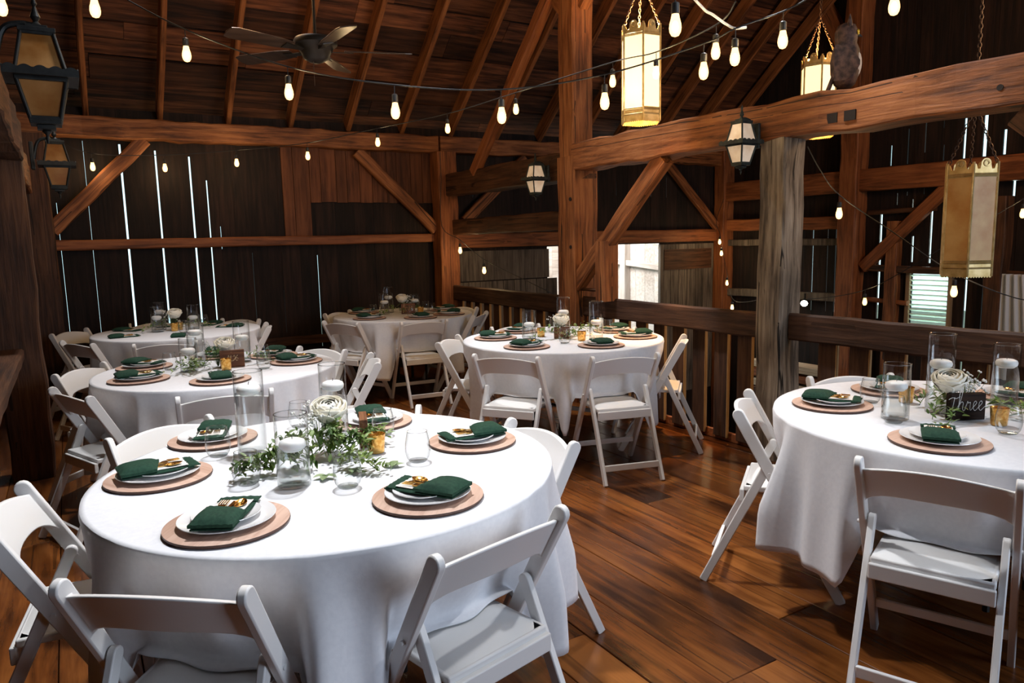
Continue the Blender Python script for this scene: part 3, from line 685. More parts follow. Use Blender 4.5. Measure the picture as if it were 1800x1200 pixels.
# ------------------------------------------------------------------ place settings
def make_charger():
    mb = MB(); mb.lathe([(.140, 0), (.165, .0), (.170, .006), (.169, .011), (.166, .012), (.12, .012)], n=56)
    o = mb.build('charger', [M['charger'], M['charger_edge']], smooth=30)
    for p in o.data.polygons:
        if p.center.z < .0112 or p.normal.z < .2: p.material_index = 1
    return o
def make_plate(R=.132):
    k = R/.132
    mb = MB(); mb.lathe([(.078*k, 0), (.085*k, .003), (.120*k, .011), (.132*k, .0155), (.131*k, .0175), (.118*k, .0145), (.084*k, .0065), (.07*k, .0055)], n=56)
    return mb.build('dinner_plate' if R > .11 else 'side_plate', M['china'], smooth=60)
def make_napkin():
    t = empty('napkin')
    # long folded layer, then the pocket over its near half; x runs from the pocket end to the far end
    def slab(x0, x1, hw, z0, z1, skew=0, puff=.0):
        mb = MB()
        def top(a, b):
            x = x0+(x1-x0)*a+skew*(b-.5)*a; y = (b-.5)*2*hw
            e = (1-abs(2*a-1)**6)*(1-abs(2*b-1)**6)
            return (x, y, z0+(z1-z0)*(.45+.55*e)+puff*e*math.sin(math.pi*a)+.0012*math.sin(9*y*30+4*a))
        n = 12
        mb.grid(n, n, top)
        mb.grid(n, n, lambda a, b: (x0+(x1-x0)*a+skew*(b-.5)*a, (b-.5)*2*hw, z0))
        k = (n+1)**2
        bd = [i*(n+1) for i in range(n+1)]+[n*(n+1)+j for j in range(1, n+1)]+[i*(n+1)+n for i in range(n-1, -1, -1)]+[j for j in range(n-1, 0, -1)]
        mb.f += [(bd[i], bd[(i+1) % len(bd)], k+bd[(i+1) % len(bd)], k+bd[i]) for i in range(len(bd))]; mb.m += [0]*len(bd)
        return mb
    slab(-.118, .112, .056, 0, .009, .02).build('back_fold', M['napkin'], t, smooth=60)
    slab(-.122, .000, .060, .009, .030, .028, .006).build('pocket', M['napkin'], t, smooth=60)
    slab(.082, .118, .058, .006, .0125, -.01, .002).build('far_fold', M['napkin'], t, smooth=60)
    return t
def make_card():
    return MB().box((0, 0, .0008), (.150, .094, .0016)).build('menu_card', M['card'])
def handle(mb, x0, x1, z):
    mb.extrude([(x0, -.004), (x1, -.0028), (x1, .0028), (x0, .004)], z, z+.0028, lambda u, v, d: (u, v, d))
def make_fork():
    t = empty('fork'); mb = MB(); handle(mb, -.085, .028, .001); mb.build('fork_stem', M['gold'], t, bevel=.0008)
    mb = MB(); mb.extrude([(.026, -.004), (.036, -.011), (.050, -.012), (.050, .012), (.036, .011), (.026, .004)], .001, .0036, lambda u, v, d: (u, v, d+.10*(u-.026)*(1-(u-.026)/.06)))
    for k in range(4):
        y = -.0103+.0069*k; mb.extrude([(.050, y-.0019), (.088, y-.0012), (.088, y+.0012), (.050, y+.0019)], .0028, .0050, lambda u, v, d: (u, v, d+.0022-.02*(u-.05)))
    mb.build('tines', M['gold'], t, bevel=.0005); return t
def make_spoon():
    t = empty('spoon'); mb = MB(); handle(mb, -.085, .03, .001); mb.build('spoon_stem', M['gold'], t, bevel=.0008)
    mb = MB(); mb.grid(14, 10, lambda a, b: (.026+.058*a, .0185*math.sin(math.pi*min(1, a*.97+.02))**.75*(2*b-1), .0065+.004*(a-.5)-.007*(1-(2*b-1)**2)*math.sin(math.pi*a)))
    o = mb.build('bowl', M['gold'], t, smooth=80); md = o.modifiers.new('t', 'SOLIDIFY'); md.thickness = .0012
    return t
def make_knife():
    t = empty('knife'); mb = MB(); handle(mb, -.085, .02, .001); mb.build('knife_grip', M['gold'], t, bevel=.0008)
    mb = MB(); mb.extrude([(.018, -.005), (.075, -.0075), (.088, -.002), (.09, .004), (.018, .005)], .0016, .0030, lambda u, v, d: (u, v, d)); mb.build('blade', M['gold'], t, bevel=.0005)
    return t
SET = {
 'near': [(-.54, .191, 5, 'beside the chair at the left edge'), (-.422, -.388, 60, 'in front, closest to us'), (.138, -.512, 123, 'in front by the sunlit chair seat'), (.544, -.036, 174, 'on the open-floor side'), (.331, .483, -102, 'on the far side behind the gold votive'), (-.301, .60, -107, 'on the far side behind the drinking glass')],
 'right': [(-.294, .445, -60, 'closest to the grey post'), (-.508, -.153, 32, 'in front, closest to the open floor'), (.186, .474, -150, 'behind the short vase, by the railing'), (.50, .05, -169, 'at the right edge behind the clear vase'), (.215, -.50, 130, 'at the right edge in front')],
 'midR': [(-.43, .31, -23, 'nearest the far corner table'), (-.49, -.25, 19, 'in front of the bunched chair seat'), (-.032, -.53, 69, 'above the chair with the empty seat'), (.46, -.33, 158, 'nearest the railing'), (-.066, .55, -147, 'on the far side left of the rose'), (.56, .06, -167, 'on the far side behind the votive')],
 'farC': [(-.29, .43, -24, 'nearest the dark wall'), (-.46, -.21, 12, 'in front, next to the slanting chair leg'), (-.02, -.50, 83, 'above the squarely placed chair'), (.36, -.38, 150, 'nearest the middle table'), (.52, .08, -167, 'by the railing')],
 'midL': [(-.40, .34, -39, 'on the window side, the farther one'), (-.47, -.15, 6, 'on the window side, the nearer one'), (-.069, -.478, 86, 'in front of the brown sign'), (.475, -.075, 8, 'on the aisle side, the nearer one'), (.41, .30, -121, 'on the aisle side, the farther one'), (.06, .53, -103, 'behind the rose')],
}
NAPK_ONLY = {'backL': [(-.40, .32, -41, 'farthest toward the window slits'), (-.46, -.20, 7, 'closest to the shaded chair'), (-.10, .50, -80, 'behind the two tall vases'), (.36, .36, -123, 'on the far side by the wall'), (.46, .00, 150, 'at the aisle end'), (-.05, -.46, 80, 'in front of the votive')]}
cloth_top = TZ+.0055
def place_setting(tk, dx, dy, ang, where, full=True):
    cx, cy, R = TABLES[tk]; x, y = cx+dx, cy+dy; a = R_(ang); z = cloth_top; sfx = f'{where}, {TN[tk]}'
    def put(key, mk, lx, ly, lz, rz, lab, cat, grp):
        px = x+math.cos(a)*lx-math.sin(a)*ly; py = y+math.sin(a)*lx+math.cos(a)*ly
        o = spawn(key, mk, (px, py, lz), rz); tag(o, lab, cat, grp); return o
    if full:
        put('charger', make_charger, 0, 0, z, rnd.uniform(0, 6.28), f'wooden charger {sfx}', 'charger plate', 'wood-look chargers'); z += .0125
        put('plate', make_plate, 0, 0, z, 0, f'white plate {sfx}', 'plate', 'white dinner plates'); z += .006
        put('splate', lambda: make_plate(.094), .012, .006, z, 0, f'small white plate {sfx}', 'plate', 'small white plates'); z += .0130
    put('napkin', make_napkin, 0, 0, z, a, f'green napkin {sfx}', 'napkin', 'dark green napkins')
    put('card', make_card, .028, 0, z+.0102, a, f'menu card {sfx}', 'menu card', 'menu cards in the napkins')
    put('fork', make_fork, -.016, .021, z+.0125, a+.05, f'gold fork {sfx}', 'fork', 'gold forks')
    put('spoon', make_spoon, -.012, -.020, z+.0125, a-.06, f'gold spoon {sfx}', 'spoon', 'gold spoons')
    if tk in ('near', 'right', 'midR'):
        put('knife', make_knife, -.022, .001, z+.0125, a-.01, f'gold knife {sfx}', 'knife', 'gold knives')
for tk, L in SET.items():
    for s in L: place_setting(tk, *s)
for tk, L in NAPK_ONLY.items():
    for s in L: place_setting(tk, *s, full=False)

# ------------------------------------------------------------------ glassware
def make_tumbler():
    prof = [(.020, .0), (.030, .003), (.040, .018), (.0455, .042), (.044, .07), (.0385, .098), (.0355, .112)]
    mb = MB(); mb.lathe(prof, n=36, cap1=False); o = mb.build('stemless_glass', M['glass'], smooth=180)
    MB().tube([(.0355*math.cos(2*math.pi*k/36), .0355*math.sin(2*math.pi*k/36), .112) for k in range(36)], .0011, 6, True).build('rim', M['rim'], o, smooth=180)
    MB().lathe([(.010, .001), (.028, .002), (.032, .008), (.012, .007)], n=28).build('thick_base', M['glass'], o, smooth=60)
    return o
GL = {'near': [(-.324, .342, 'in front of the far window-side plate'), (-.302, -.058, 'with sprigs seen through it, beside the greenery'), (-.035, -.276, 'front and middle, before the greenery'), (.292, .255, 'before the far napkin and gold votive'), (.265, -.150, 'between the gold votive and the open-floor plate'), (.046, .60, 'behind the short vase')],
 'right': [(-.115, .375, 'beside the short vase, before the far plate'), (-.372, .105, 'before the short vase, next to the post-side plate'), (-.185, -.235, 'in front of the dark sign'), (.303, .20, 'behind the sign')],
 'midR': [(-.31, .02, 'before the short vase'), (-.165, -.265, 'front and middle'), (.43, -.03, 'beside the aisle-side vase'), (.139, .32, 'behind the tall vase')],
 'midL': [(-.27, .12, 'above the window-side plates'), (.235, -.225, 'on the aisle side of the sign'), (.30, .10, 'next to the aisle-side napkins'), (-.05, .40, 'behind the vases')],
 'farC': [(-.28, .16, 'on the wall side'), (-.02, -.26, 'front and middle'), (.26, -.16, 'beside the gold votive'), (.32, .12, 'on the railing side'), (.16, .34, 'behind the vases')],
 'backL': [(.02, -.24, 'in front of the votive'), (.12, -.16, 'next to the votive'), (-.05, .42, 'behind the rose'), (.26, .22, 'on the aisle side')]}
for tk, L in GL.items():
    cx, cy, R = TABLES[tk]
    for dx, dy, where in L: tag(spawn('tumbler', make_tumbler, (cx+dx, cy+dy, cloth_top+.001), rnd.uniform(0, 6)), f'stemless glass {where}, {TN[tk]}', 'glass', 'stemless drinking glasses')
def make_vase(h, water):
    r = .053
    mb = MB(); n = 44; mb.lathe([(r-.004, 0), (r, .003), (r, h)], n=n, cap1=False)
    o = mb.build('cylinder_vase', M['vase_glass'], smooth=60)
    MB().tube([((r-.0017)*math.cos(2*math.pi*k/n), (r-.0017)*math.sin(2*math.pi*k/n), h) for k in range(n)], .0019, 6, True).build('rim', M['rim'], o, smooth=180)
    MB().lathe([(r-.006, .017), (r-.0045, .018), (r-.0045, water), (r-.006, water+.0005)], n=n).build('water', M['water'], o, smooth=60)
    return o
def make_candle():
    t = empty('floating_candle')
    MB().lathe([(.012, -.020), (.030, -.018), (.042, -.006), (.0435, .004), (.039, .014), (.028, .019), (.010, .0195)], n=32).build('wax', M['wax'], t, smooth=60)
    MB().tube([(0, 0, .018), (.001, 0, .026), (.003, 0, .031)], .0012, 6).build('wick', M['wick'], t, smooth=60); return t
VS = {'near': [(-.208, .305, .316, .235, 'tall'), (-.172, -.148, .238, .125, 'short'), (.113, .316, .307, .21, 'tall second')],
 'right': [(-.045, .105, .34, .20, 'tall'), (.322, .020, .27, .175, 'middle-sized'), (-.298, .145, .233, .13, 'short')],
 'midR': [(-.225, .135, .219, .10, 'short'), (.072, .09, .31, .18, 'tall'), (.135, -.255, .296, .125, 'slim right-hand')],
 'farC': [(-.16, .14, .22, .12, 'left-hand'), (-.06, .26, .285, .16, 'tall'), (.18, .10, .20, .12, 'right-hand')],
 'midL': [(-.17, .02, .205, .115, 'short'), (-.10, .19, .30, .21, 'tall'), (.19, .20, .27, .15, 'right-hand')],
 'backL': [(-.17, .02, .23, .12, 'front left'), (-.13, .19, .26, .16, 'rear left'), (.14, .03, .23, .10, 'right-hand')]}
for tk, L in VS.items():
    cx, cy, R = TABLES[tk]
    for dx, dy, h, wl, size in L:
        o = make_vase(h, wl); o.location = (cx+dx, cy+dy, cloth_top+.001); tag(o, f'{size} clear glass cylinder vase with water, {TN[tk]}', 'vase', 'cylinder vases')
        tag(spawn('candle', make_candle, (cx+dx+rnd.uniform(-.003, .003), cy+dy, cloth_top+wl+.010), rnd.uniform(0, 6)), f'round white candle floating in the {size} vase, {TN[tk]}', 'candle', 'floating candles')
def make_votive():
    o = MB().lathe([(.026, 0), (.029, .003), (.034, .072), (.0325, .072), (.0275, .006), (.01, .005)], n=28).build('votive_cup', M['mercury'], smooth=60)
    MB().lathe([(.026, .006), (.029, .034), (.008, .034)], n=20).build('tealight', M['wax'], o, smooth=60); return o
VO = {'near': [(.185, .048, 'beside the sign block')], 'right': [(.022, .29, 'behind the short vase'), (-.075, -.150, 'seen through the drinking glass')],
 'midR': [(-.09, .17, 'left of the rose'), (.02, -.225, 'right of the front glass')], 'farC': [(.16, -.10, 'right of the sign')], 'midL': [(.03, -.10, 'in front of the sign')], 'backL': [(-.03, -.02, 'under the rose'), (.02, .06, 'second one, under the rose')]}
for tk, L in VO.items():
    cx, cy, R = TABLES[tk]
    for dx, dy, where in L: tag(spawn('votive', make_votive, (cx+dx, cy+dy, cloth_top+.001), rnd.uniform(0, 6)), f'gold mercury glass votive {where}, {TN[tk]}', 'candle holder', 'gold votives')

# ------------------------------------------------------------------ flowers and greenery
def make_bud_vase():
    return MB().lathe([(.018, 0), (.028, .004), (.031, .03), (.022, .058), (.0135, .075), (.0155, .092)], n=24, cap1=False).build('bud_vase', M['glass'], smooth=180)
def make_rose(seed=1):
    t = empty('rose'); rr = random.Random(seed)
    mb = MB()
    for ring, (n, r, top, curl) in enumerate([(2, .010, 8, 0), (3, .015, 14, .02), (3, .020, 24, .05), (4, .026, 36, .10), (5, .032, 48, .18), (5, .037, 60, .28), (6, .040, 72, .36)]):
        for k in range(n):
            a0 = 2*math.pi*k/n+ring*.9+rr.uniform(-.15, .15); wd = math.pi/n*1.55
            def fn(u, v, a0=a0, wd=wd, r=r, top=top, curl=curl):
                x = 2*v-1; a = a0+x*wd*(.35+.65*math.sin(math.pi*min(1, .15+u*.6)))
                p = R_(165-(165-top-10*x*x)*u); q = r*(1+.05*x)+.012*curl*max(0, u-.7)/.3*2
                return (q*math.sin(p)*math.cos(a), q*math.sin(p)*math.sin(a), .030+.95*q*math.cos(p)-.010*curl*max(0, u-.7)/.3)
            mb.grid(10, 8, fn)
    o = mb.build('bloom', M['petal'], t, smooth=180); md = o.modifiers.new('t', 'SOLIDIFY'); md.thickness = .0009
    MB().tube([(0, 0, .002), (.004, .002, -.05), (.002, 0, -.10)], .0028, 7).build('stem', M['stem'], t, smooth=60)
    mb = MB()
    for k in range(5):
        a = k*1.257; mb.grid(4, 2, lambda u, v, a=a: ((.006+.03*u)*math.cos(a+(v-.5)*.5*(1-u)), (.006+.03*u)*math.sin(a+(v-.5)*.5*(1-u)), -.008-.014*u))
    mb.build('sepals', M['stem'], t, smooth=180)
    return t
def make_gyp(seed):
    t = empty('gypsophila_sprig'); rr = random.Random(seed); st = MB(); bl = MB()
    for k in range(44):
        d = Vector((rr.gauss(0, .030), rr.gauss(0, .030), rr.uniform(.035, .105)))
        st.tube([(0, 0, -.03), d*.55+Vector((0, 0, -.005)), d], .0005, 4)
        for q in range(3): bl.ball(d+Vector((rr.uniform(-.005, .005),)*3)+Vector((rr.uniform(-.005, .005), 0, 0)), rr.uniform(.0024, .0042), 6, 4)
    st.build('stem', M['stem'], t); b = bl.build('blossoms', M['gyp'], t, smooth=180); b['kind'] = 'stuff'
    return t
def leaf(mb, p, d, L, W, nrm=(0, 0, 1), curl=.2):
    p = Vector(p); d = Vector(d).normalized(); s = d.cross(Vector(nrm)); s = s.normalized() if s.length > 1e-3 else Vector((1, 0, 0)); n = s.cross(d)
    def fn(u, v):
        wv = W*math.sin(math.pi*(u**.85))**.9*(v-.5)
        return p+d*L*u+s*wv+n*(-curl*L*u*u+.18*abs(wv)*2)
    mb.grid(5, 2, fn)
def make_garland(seed, spots, n_leaf, size, mat, spread):
    t = empty('greenery_garland'); rr = random.Random(seed); st = MB(); lf = MB()
    for (x0, y0), (x1, y1), hh in spots:
        pts = []; N = 8
        for k in range(N+1):
            u = k/N; pts.append((x0+(x1-x0)*u+rr.uniform(-.01, .01), y0+(y1-y0)*u+rr.uniform(-.01, .01), .010+hh*math.sin(math.pi*u)+rr.uniform(0, .008)))
        pts = smooth_path(pts, 4); st.tube(pts, .0016, 5)
        for k in range(n_leaf):
            u = rr.random(); i = min(len(pts)-2, int(u*(len(pts)-1))); b = pts[i]; d = (pts[i+1]-pts[i]).normalized()
            side = Vector((-d.y, d.x, 0))*rr.choice((-1, 1)); q = (d*rr.uniform(-.2, .9)+side*rr.uniform(.4, 1)+Vector((0, 0, rr.uniform(-.1, .9)))).normalized()
            base = b+Vector((rr.gauss(0, spread), rr.gauss(0, spread), abs(rr.gauss(0, spread*1.1))))
            base.z = max(base.z, .006)
            L = size*rr.uniform(.6, 1.25)
            if base.z+q.z*L < .006: q.z = abs(q.z)
            leaf(lf, base, q, L, L*rr.uniform(.30, .48), (rr.uniform(-.4, .4), rr.uniform(-.4, .4), 1), rr.uniform(0, .35))
    st.build('stem', M['stem'], t, smooth=60); o = lf.build('leaves', mat, t, smooth=180); o['kind'] = 'stuff'
    return t
GR = {'near': ([((-.26, .03), (-.12, .0), .04), ((-.22, -.02), (-.10, .06), .08), ((-.14, .05), (-.08, -.03), .09), ((-.04, .10), (.08, .0), .08), ((.0, .05), (.06, .14), .09), ((.04, .02), (.16, .04), .05), ((.16, .10), (.26, .16), .04), ((-.34, .0), (-.22, .02), .02), ((.02, -.05), (.10, -.20), .02)], 125, .029, .014),
 'right': ([((-.30, -.06), (-.02, .02), .02), ((-.22, .03), (.02, .10), .05), ((-.05, -.02), (.22, -.10), .03), ((-.02, .2), (.2, .2), .05), ((.05, -.12), (.34, -.22), .02)], 58, .034, .014),
 'midR': ([((-.26, .02), (.0, -.02), .05), ((.0, .0), (.26, .04), .05), ((-.1, -.1), (.12, -.14), .02), ((.15, .05), (.3, -.1), .06)], 46, .036, .018),
 'farC': ([((-.26, -.05), (.02, .0), .05), ((.02, .0), (.26, .02), .04)], 46, .034, .018),
 'midL': ([((-.30, -.10), (-.05, -.02), .04), ((-.08, .0), (.12, .06), .09), ((.12, .02), (.34, .0), .04), ((-.2, -.18), (-.12, -.02), .02)], 50, .034, .020),
 'backL': ([((-.30, .0), (.0, .02), .05), ((.0, .02), (.28, .02), .04)], 44, .036, .018)}
for i, (tk, (sp, n, sz, spr)) in enumerate(GR.items()):
    o = make_garland(50+i, sp, n, sz, M['leaf'], spr); o.location = (*TABLES[tk][:2], cloth_top); tag(o, f'leafy green garland around the vases, {TN[tk]}', 'greenery', 'green table garlands')
def make_sprig():
    t = empty('eucalyptus_sprig'); mb = MB(); st = MB()
    for k, (a, L) in enumerate(((.1, .062), (1.0, .052), (-.8, .050))): leaf(mb, (0, 0, .008), (math.cos(a), math.sin(a), .12), L, L*.5, (0, 0, 1), .1)
    st.tube([(-.03, 0, .004), (0, 0, .008), (.03, .0, .010)], .0012, 5); st.build('stem', M['stem'], t); mb.build('leaves', M['leaf_pale'], t, smooth=180); return t
for dx, dy, rz, lab in ((.02, -.16, .3, 'pale eucalyptus sprig between the short vase and the front glass, nearest table'), (.16, -.17, .9, 'pale eucalyptus sprig beside the front drinking glass, nearest table'), (-.06, -.13, -2.2, 'pale eucalyptus sprig under the short vase, nearest table')):
    tag(spawn('sprig', make_sprig, (TABLES['near'][0]+dx, TABLES['near'][1]+dy, cloth_top), rz), lab, 'leaf sprig', 'eucalyptus sprigs')
RO = {'near': (.045, .155, .145), 'right': (-.095, .04, .135), 'midR': (-.0, .02, .125), 'farC': (.04, .12, .145), 'midL': (.06, .08, .125), 'backL': (-.01, .07, .14)}
ROS = {'near': 1.42, 'right': 1.42, 'midR': 1.35, 'farC': 1.35, 'midL': 1.35, 'backL': 1.35}
for i, (tk, (dx, dy, h)) in enumerate(RO.items()):
    cx, cy, R = TABLES[tk]; p = (cx+dx, cy+dy, cloth_top+.001)
    tag(spawn('bud', make_bud_vase, p), f'small glass bud vase holding the rose, {TN[tk]}', 'vase', 'bud vases')
    v = Vector((-p[0], -p[1], 0)).normalized()
    o = spawn('rose', make_rose, (p[0], p[1], p[2]+h-.015), i*1.3, (-v.y*.55*1, v.x*.55)); o.scale = (ROS[tk],)*3
    o.rotation_euler = Vector((v.x*.38, v.y*.38, 1)).to_track_quat('Z', 'Y').to_euler()
    tag(o, f'cream white rose in the bud vase, {TN[tk]}', 'rose', 'cream roses')
    sd = {'near': (-.045, -.01), 'right': (.06, -.03), 'midR': (-.03, .0), 'farC': (.035, .0), 'midL': (-.05, -.01), 'backL': (-.02, .02)}[tk]
    g = spawn('gyp', lambda: make_gyp(3), (p[0]+sd[0], p[1]+sd[1], p[2]+h-.085), i, None); g.scale = (1.3,)*3; tag(g, f'sprig of tiny white blossoms beside the rose, {TN[tk]}', 'flower sprig', "baby's breath sprigs")

# ------------------------------------------------------------------ table number blocks
def script(letters, size):
    out = []; x = 0
    A = {'t': ([[(-.16, .52), (.0, .60), (.16, .56), (.34, .64)], [(.10, .62), (.06, .35), (.02, .10), (.06, .0), (.16, .06), (.24, .16)]], .22),
     'h': ([[(0, .12), (.14, .45), (.22, .85), (.16, .95), (.10, .75), (.08, .35), (.04, .0), (.10, .26), (.20, .40), (.27, .34), (.25, .12), (.30, .0), (.38, .10)]], .37),
     'r': ([[(0, .10), (.08, .36), (.10, .42), (.13, .34), (.22, .37), (.21, .18), (.24, .02), (.32, .10)]], .30),
     'e': ([[(0, .10), (.12, .22), (.20, .34), (.15, .42), (.07, .32), (.07, .10), (.15, .0), (.26, .10)]], .25),
     's': ([[(0, .05), (.12, .30), (.17, .42), (.20, .25), (.18, .06), (.08, .0), (.02, .06)], [(.10, .0), (.24, .08)]], .24),
     'i': ([[(0, .08), (.08, .40), (.07, .10), (.13, .0), (.22, .10)], [(.10, .60), (.105, .62)]], .21),
     'x': ([[(0, .30), (.08, .40), (.14, .22), (.20, .02), (.30, .08)], [(.30, .40), (.16, .22), (.0, .0)]], .30),
     'f': ([[(0, .12), (.16, .55), (.20, .85), (.13, .92), (.09, .6), (.07, .1), (.04, -.28), (.0, -.2), (.10, .0), (.22, .12)]], .24),
     'o': ([[(.14, .40), (.04, .30), (.03, .08), (.12, .0), (.21, .12), (.20, .32), (.12, .40), (.20, .34), (.32, .36)]], .30),
     'u': ([[(0, .36), (.03, .12), (.10, .0), (.18, .12), (.21, .40), (.20, .12), (.26, .0), (.34, .10)]], .32),
     'w': ([[(0, .38), (.03, .10), (.09, .0), (.16, .14), (.17, .38), (.20, .10), (.27, .0), (.34, .18), (.35, .40), (.42, .36)]], .40)}
    for ch in letters:
        st, adv = A[ch]
        for s in st: out.append([((px+x)*size, pz*size) for px, pz in s])
        x += adv
    out[-1].extend([(out[-1][-1][0]+.16*size, .22*size), (out[-1][-1][0]+.34*size, .16*size)])
    return out, x*size
def make_sign(word, mat, ink, wd=.165, ht=.122, th=.034, size=.105):
    t = MB().box((0, 0, ht/2), (wd, th, ht)).build('table_number_block', mat, bevel=.002)
    if not word: return t
    mb = MB(); st, L = script(word, size)
    for s in st:
        pts = smooth_path([(px-L*.52, -th/2-.0003, pz+ht*.36) for px, pz in s], 6); mb.tube(pts, .0013, 6)
    mb.build('lettering', ink, t, smooth=60)
    return t
for tk, word, mat, ink, dx, dy, rz, lab in (
  ('right', 'three', 'sign_dark', 'chalk', -.085, -.025, -28, 'dark wooden block reading three in white script'),
  ('midL', 'six', 'sign_brown', 'gold_ink', .085, -.005, -8, 'brown wooden block reading six in pale gold script, second table'),
  ('farC', 'four', 'sign_brown', 'gold_ink', .06, .0, -20, 'brown wooden block with pale script, far corner table'),
  ('midR', 'two', 'sign_brown', 'gold_ink', -.02, -.02, -28, 'brown wooden block behind the front glass, table before the middle post'),
  ('near', 'one', 'sign_brown', 'gold_ink', .19, .20, 72, 'brown wooden block seen from its narrow end, nearest table')):
    if word == 'one': word = ''
    o = make_sign(word, M[mat], M[ink]); o.location = (TABLES[tk][0]+dx, TABLES[tk][1]+dy, cloth_top+.001); o.rotation_euler = (0, 0, R_(rz)); o.scale = ((.74,)*3 if tk == 'midR' else (.9,)*3); tag(o, lab, 'table number', 'table number blocks')

# ------------------------------------------------------------------ string lights
def make_bulb():
    t = empty('string_light_bulb')
    # origin at the middle of the glass
    MB().tube([(0, 0, .13), (.002, 0, .10), (0, 0, .075)], .0022, 6).build('lead', M['cord'], t, smooth=60)
    MB().lathe([(.008, .085), (.0155, .080), (.0165, .046), (.0135, .040)], n=16).build('socket', M['socket'], t, smooth=40)
    MB().lathe([(.004, -.041), (.014, -.037), (.021, -.025), (.0235, -.010), (.022, .006), (.0165, .026), (.0135, .042)], n=20).build('glass_globe', M['bulb_globe'], t, smooth=60)
    MB().ball((0, 0, -.006), (.0125, .0125, .022), 10, 8).build('filament', M['bulb'], t, smooth=180)
    return t
def on_back(p):   # keep a point in front of the back wall
    if p[1] > 8.5:
        k = 8.5/p[1]; return (p[0]*k, p[1]*k, 1.54+(p[2]-1.54)*k)
    return p
BULBS = [
 ('first cord', [(.659, 4.482, 2.576), (1.09, 4.067, 2.338), (1.525, 3.668, 2.209), (1.994, 3.381, 2.173), (2.393, 3.032, 2.216), (2.757, 2.715, 2.334), (2.814, 2.57, 2.375), (3.017, 2.461, 2.451)],
  ['left of the ceiling fan', 'just below the ceiling fan', 'right of the ceiling fan', 'beside the orange slanting strut', 'between middle post and lit lantern, lower one', 'lowest in the cluster of three', 'rightmost of the cluster of three', 'between the three and the owl']),
 ('cord along the plate', [(.327, 9.244, 2.408), (.992, 8.841, 2.379), (1.637, 8.342, 2.405), (2.202, 7.653, 2.425), (2.676, 6.909, 2.494), (3.037, 6.111, 2.534), (3.253, 5.284, 2.588), (3.424, 4.247, 2.629), (3.408, 3.78, 2.594), (2.973, 2.845, 2.478)],
  ['beside the smaller black lantern', 'right of the window-end brace', 'over the bare dark boards', 'at the edge of the red boards', 'at the brace before the red boards', 'over the railing post', 'behind the slanting strut', 'between middle post and lit lantern, higher one', 'in front of the lit lantern', 'topmost of the cluster of three']),
 ('overhead cord', [(-.153, 4.276, 2.656), (.216, 4.052, 2.639), (2.067, 2.186, 2.332), (3.188, 2.015, 2.51)],
  ['at the very corner of the photo', 'right of the big black lantern, high up', 'largest, right of the lit lantern top', 'high above the big tie beam']),
 ('railing cord', [(4.138, 8.094, 1.414), (4.222, 7.652, 1.178)], ['lighting the railing post', 'hanging before the grey door leaf']),
 ('corner cord', [(8.704, 8.185, 1.423), (8.71, 8.152, 1.247), (8.591, 7.916, .803), (8.085, 7.346, .501)], ['topmost on the far corner post', 'second on the far corner post', 'third down the far corner post', 'lowest by the far corner post']),
 ('lower bay cord', [(4.894, 3.445, 1.672), (5.463, 2.893, 1.094), (7.284, 3.307, 1.663), (7.403, 4.857, .778)], ['right of the grey post', 'beside the green louvre', 'beyond the unlit lantern at the photo edge', 'before the reddish side wall post']),
]
CUT = {'first cord', 'cord along the plate', 'overhead cord'}
for cord, pts, words_ in BULBS:
    for p, wd in zip(pts, words_):
        p = on_back(p)
        o = spawn('bulb', make_bulb, (p[0], p[1], p[2]), rnd.uniform(0, 6)); tag(o, f'glowing bulb {wd}, on the {cord}', 'light bulb', 'string light bulbs')
def cord(name, pts, r, mat, label, cat, sag=True):
    o = MB().tube(smooth_path([on_back(p) for p in pts], 6), r, 6).build(name, mat, smooth=60); return tag(o, label, cat)
def lift(L): return [(p[0], p[1], p[2]+.13) for p in map(on_back, L)]
b = {k: v for k, v, _ in BULBS}
cord('string_light_wire', [(.406, 4.931, 2.959)]+lift(b['first cord'][:5])+[(2.757, 2.715, 2.463), (2.814, 2.57, 2.505), (3.017, 2.461, 2.581), (3.159, 2.405, 2.66), (3.35, 2.33, 2.80)], .0042, M['cord'], 'black string light cord sagging below the ceiling fan and past the middle post', 'cord')
cord('string_light_wire', [(-.05, 8.5, 2.62)]+lift(b['cord along the plate'])+[(2.9, 2.65, 2.66)], .0042, M['cord'], 'black string light cord running along the back wall plate', 'cord')
cord('string_light_wire', [(-.4, 4.3, 2.95)]+[(p[0], p[1], p[2]+.13) for p in b['overhead cord'][:2]]+[(1.14, 3.278, 2.85), (2.067, 2.186, 2.462), (2.7, 2.05, 2.78), (3.188, 2.015, 2.64), (3.9, 1.95, 2.95)], .0042, M['cord'], 'black string light cord high over the nearest table', 'cord')
cord('string_light_wire', [(4.06, 8.40, 2.62), (4.05, 8.38, 2.3), (4.03, 8.36, 1.72), (4.138, 8.094, 1.544), (4.222, 7.652, 1.308), (4.2, 6.824, 1.125), (4.10, 6.02, .99)], .0042, M['cord'], 'black cord down the railing post and across to the middle post', 'cord')
cord('string_light_wire', [(9.115, 8.5, 2.1), (8.85, 8.4, 1.75)]+[(p[0], p[1], p[2]+.13) for p in b['corner cord']]+[(7.9, 6.9, .62), (7.6, 6.3, .75)], .0042, M['cord'], 'black string light cord hanging down the far corner post', 'cord')
cord('string_light_wire', [(4.40, 3.36, 2.12), (4.62, 3.42, 1.98), (4.894, 3.445, 1.802), (5.15, 3.17, 1.52), (5.463, 2.893, 1.224), (5.85, 2.574, 1.02), (6.4, 2.3, 1.0)], .0042, M['cord'], 'black string light cord sloping from the grey post past the unlit lantern', 'cord')
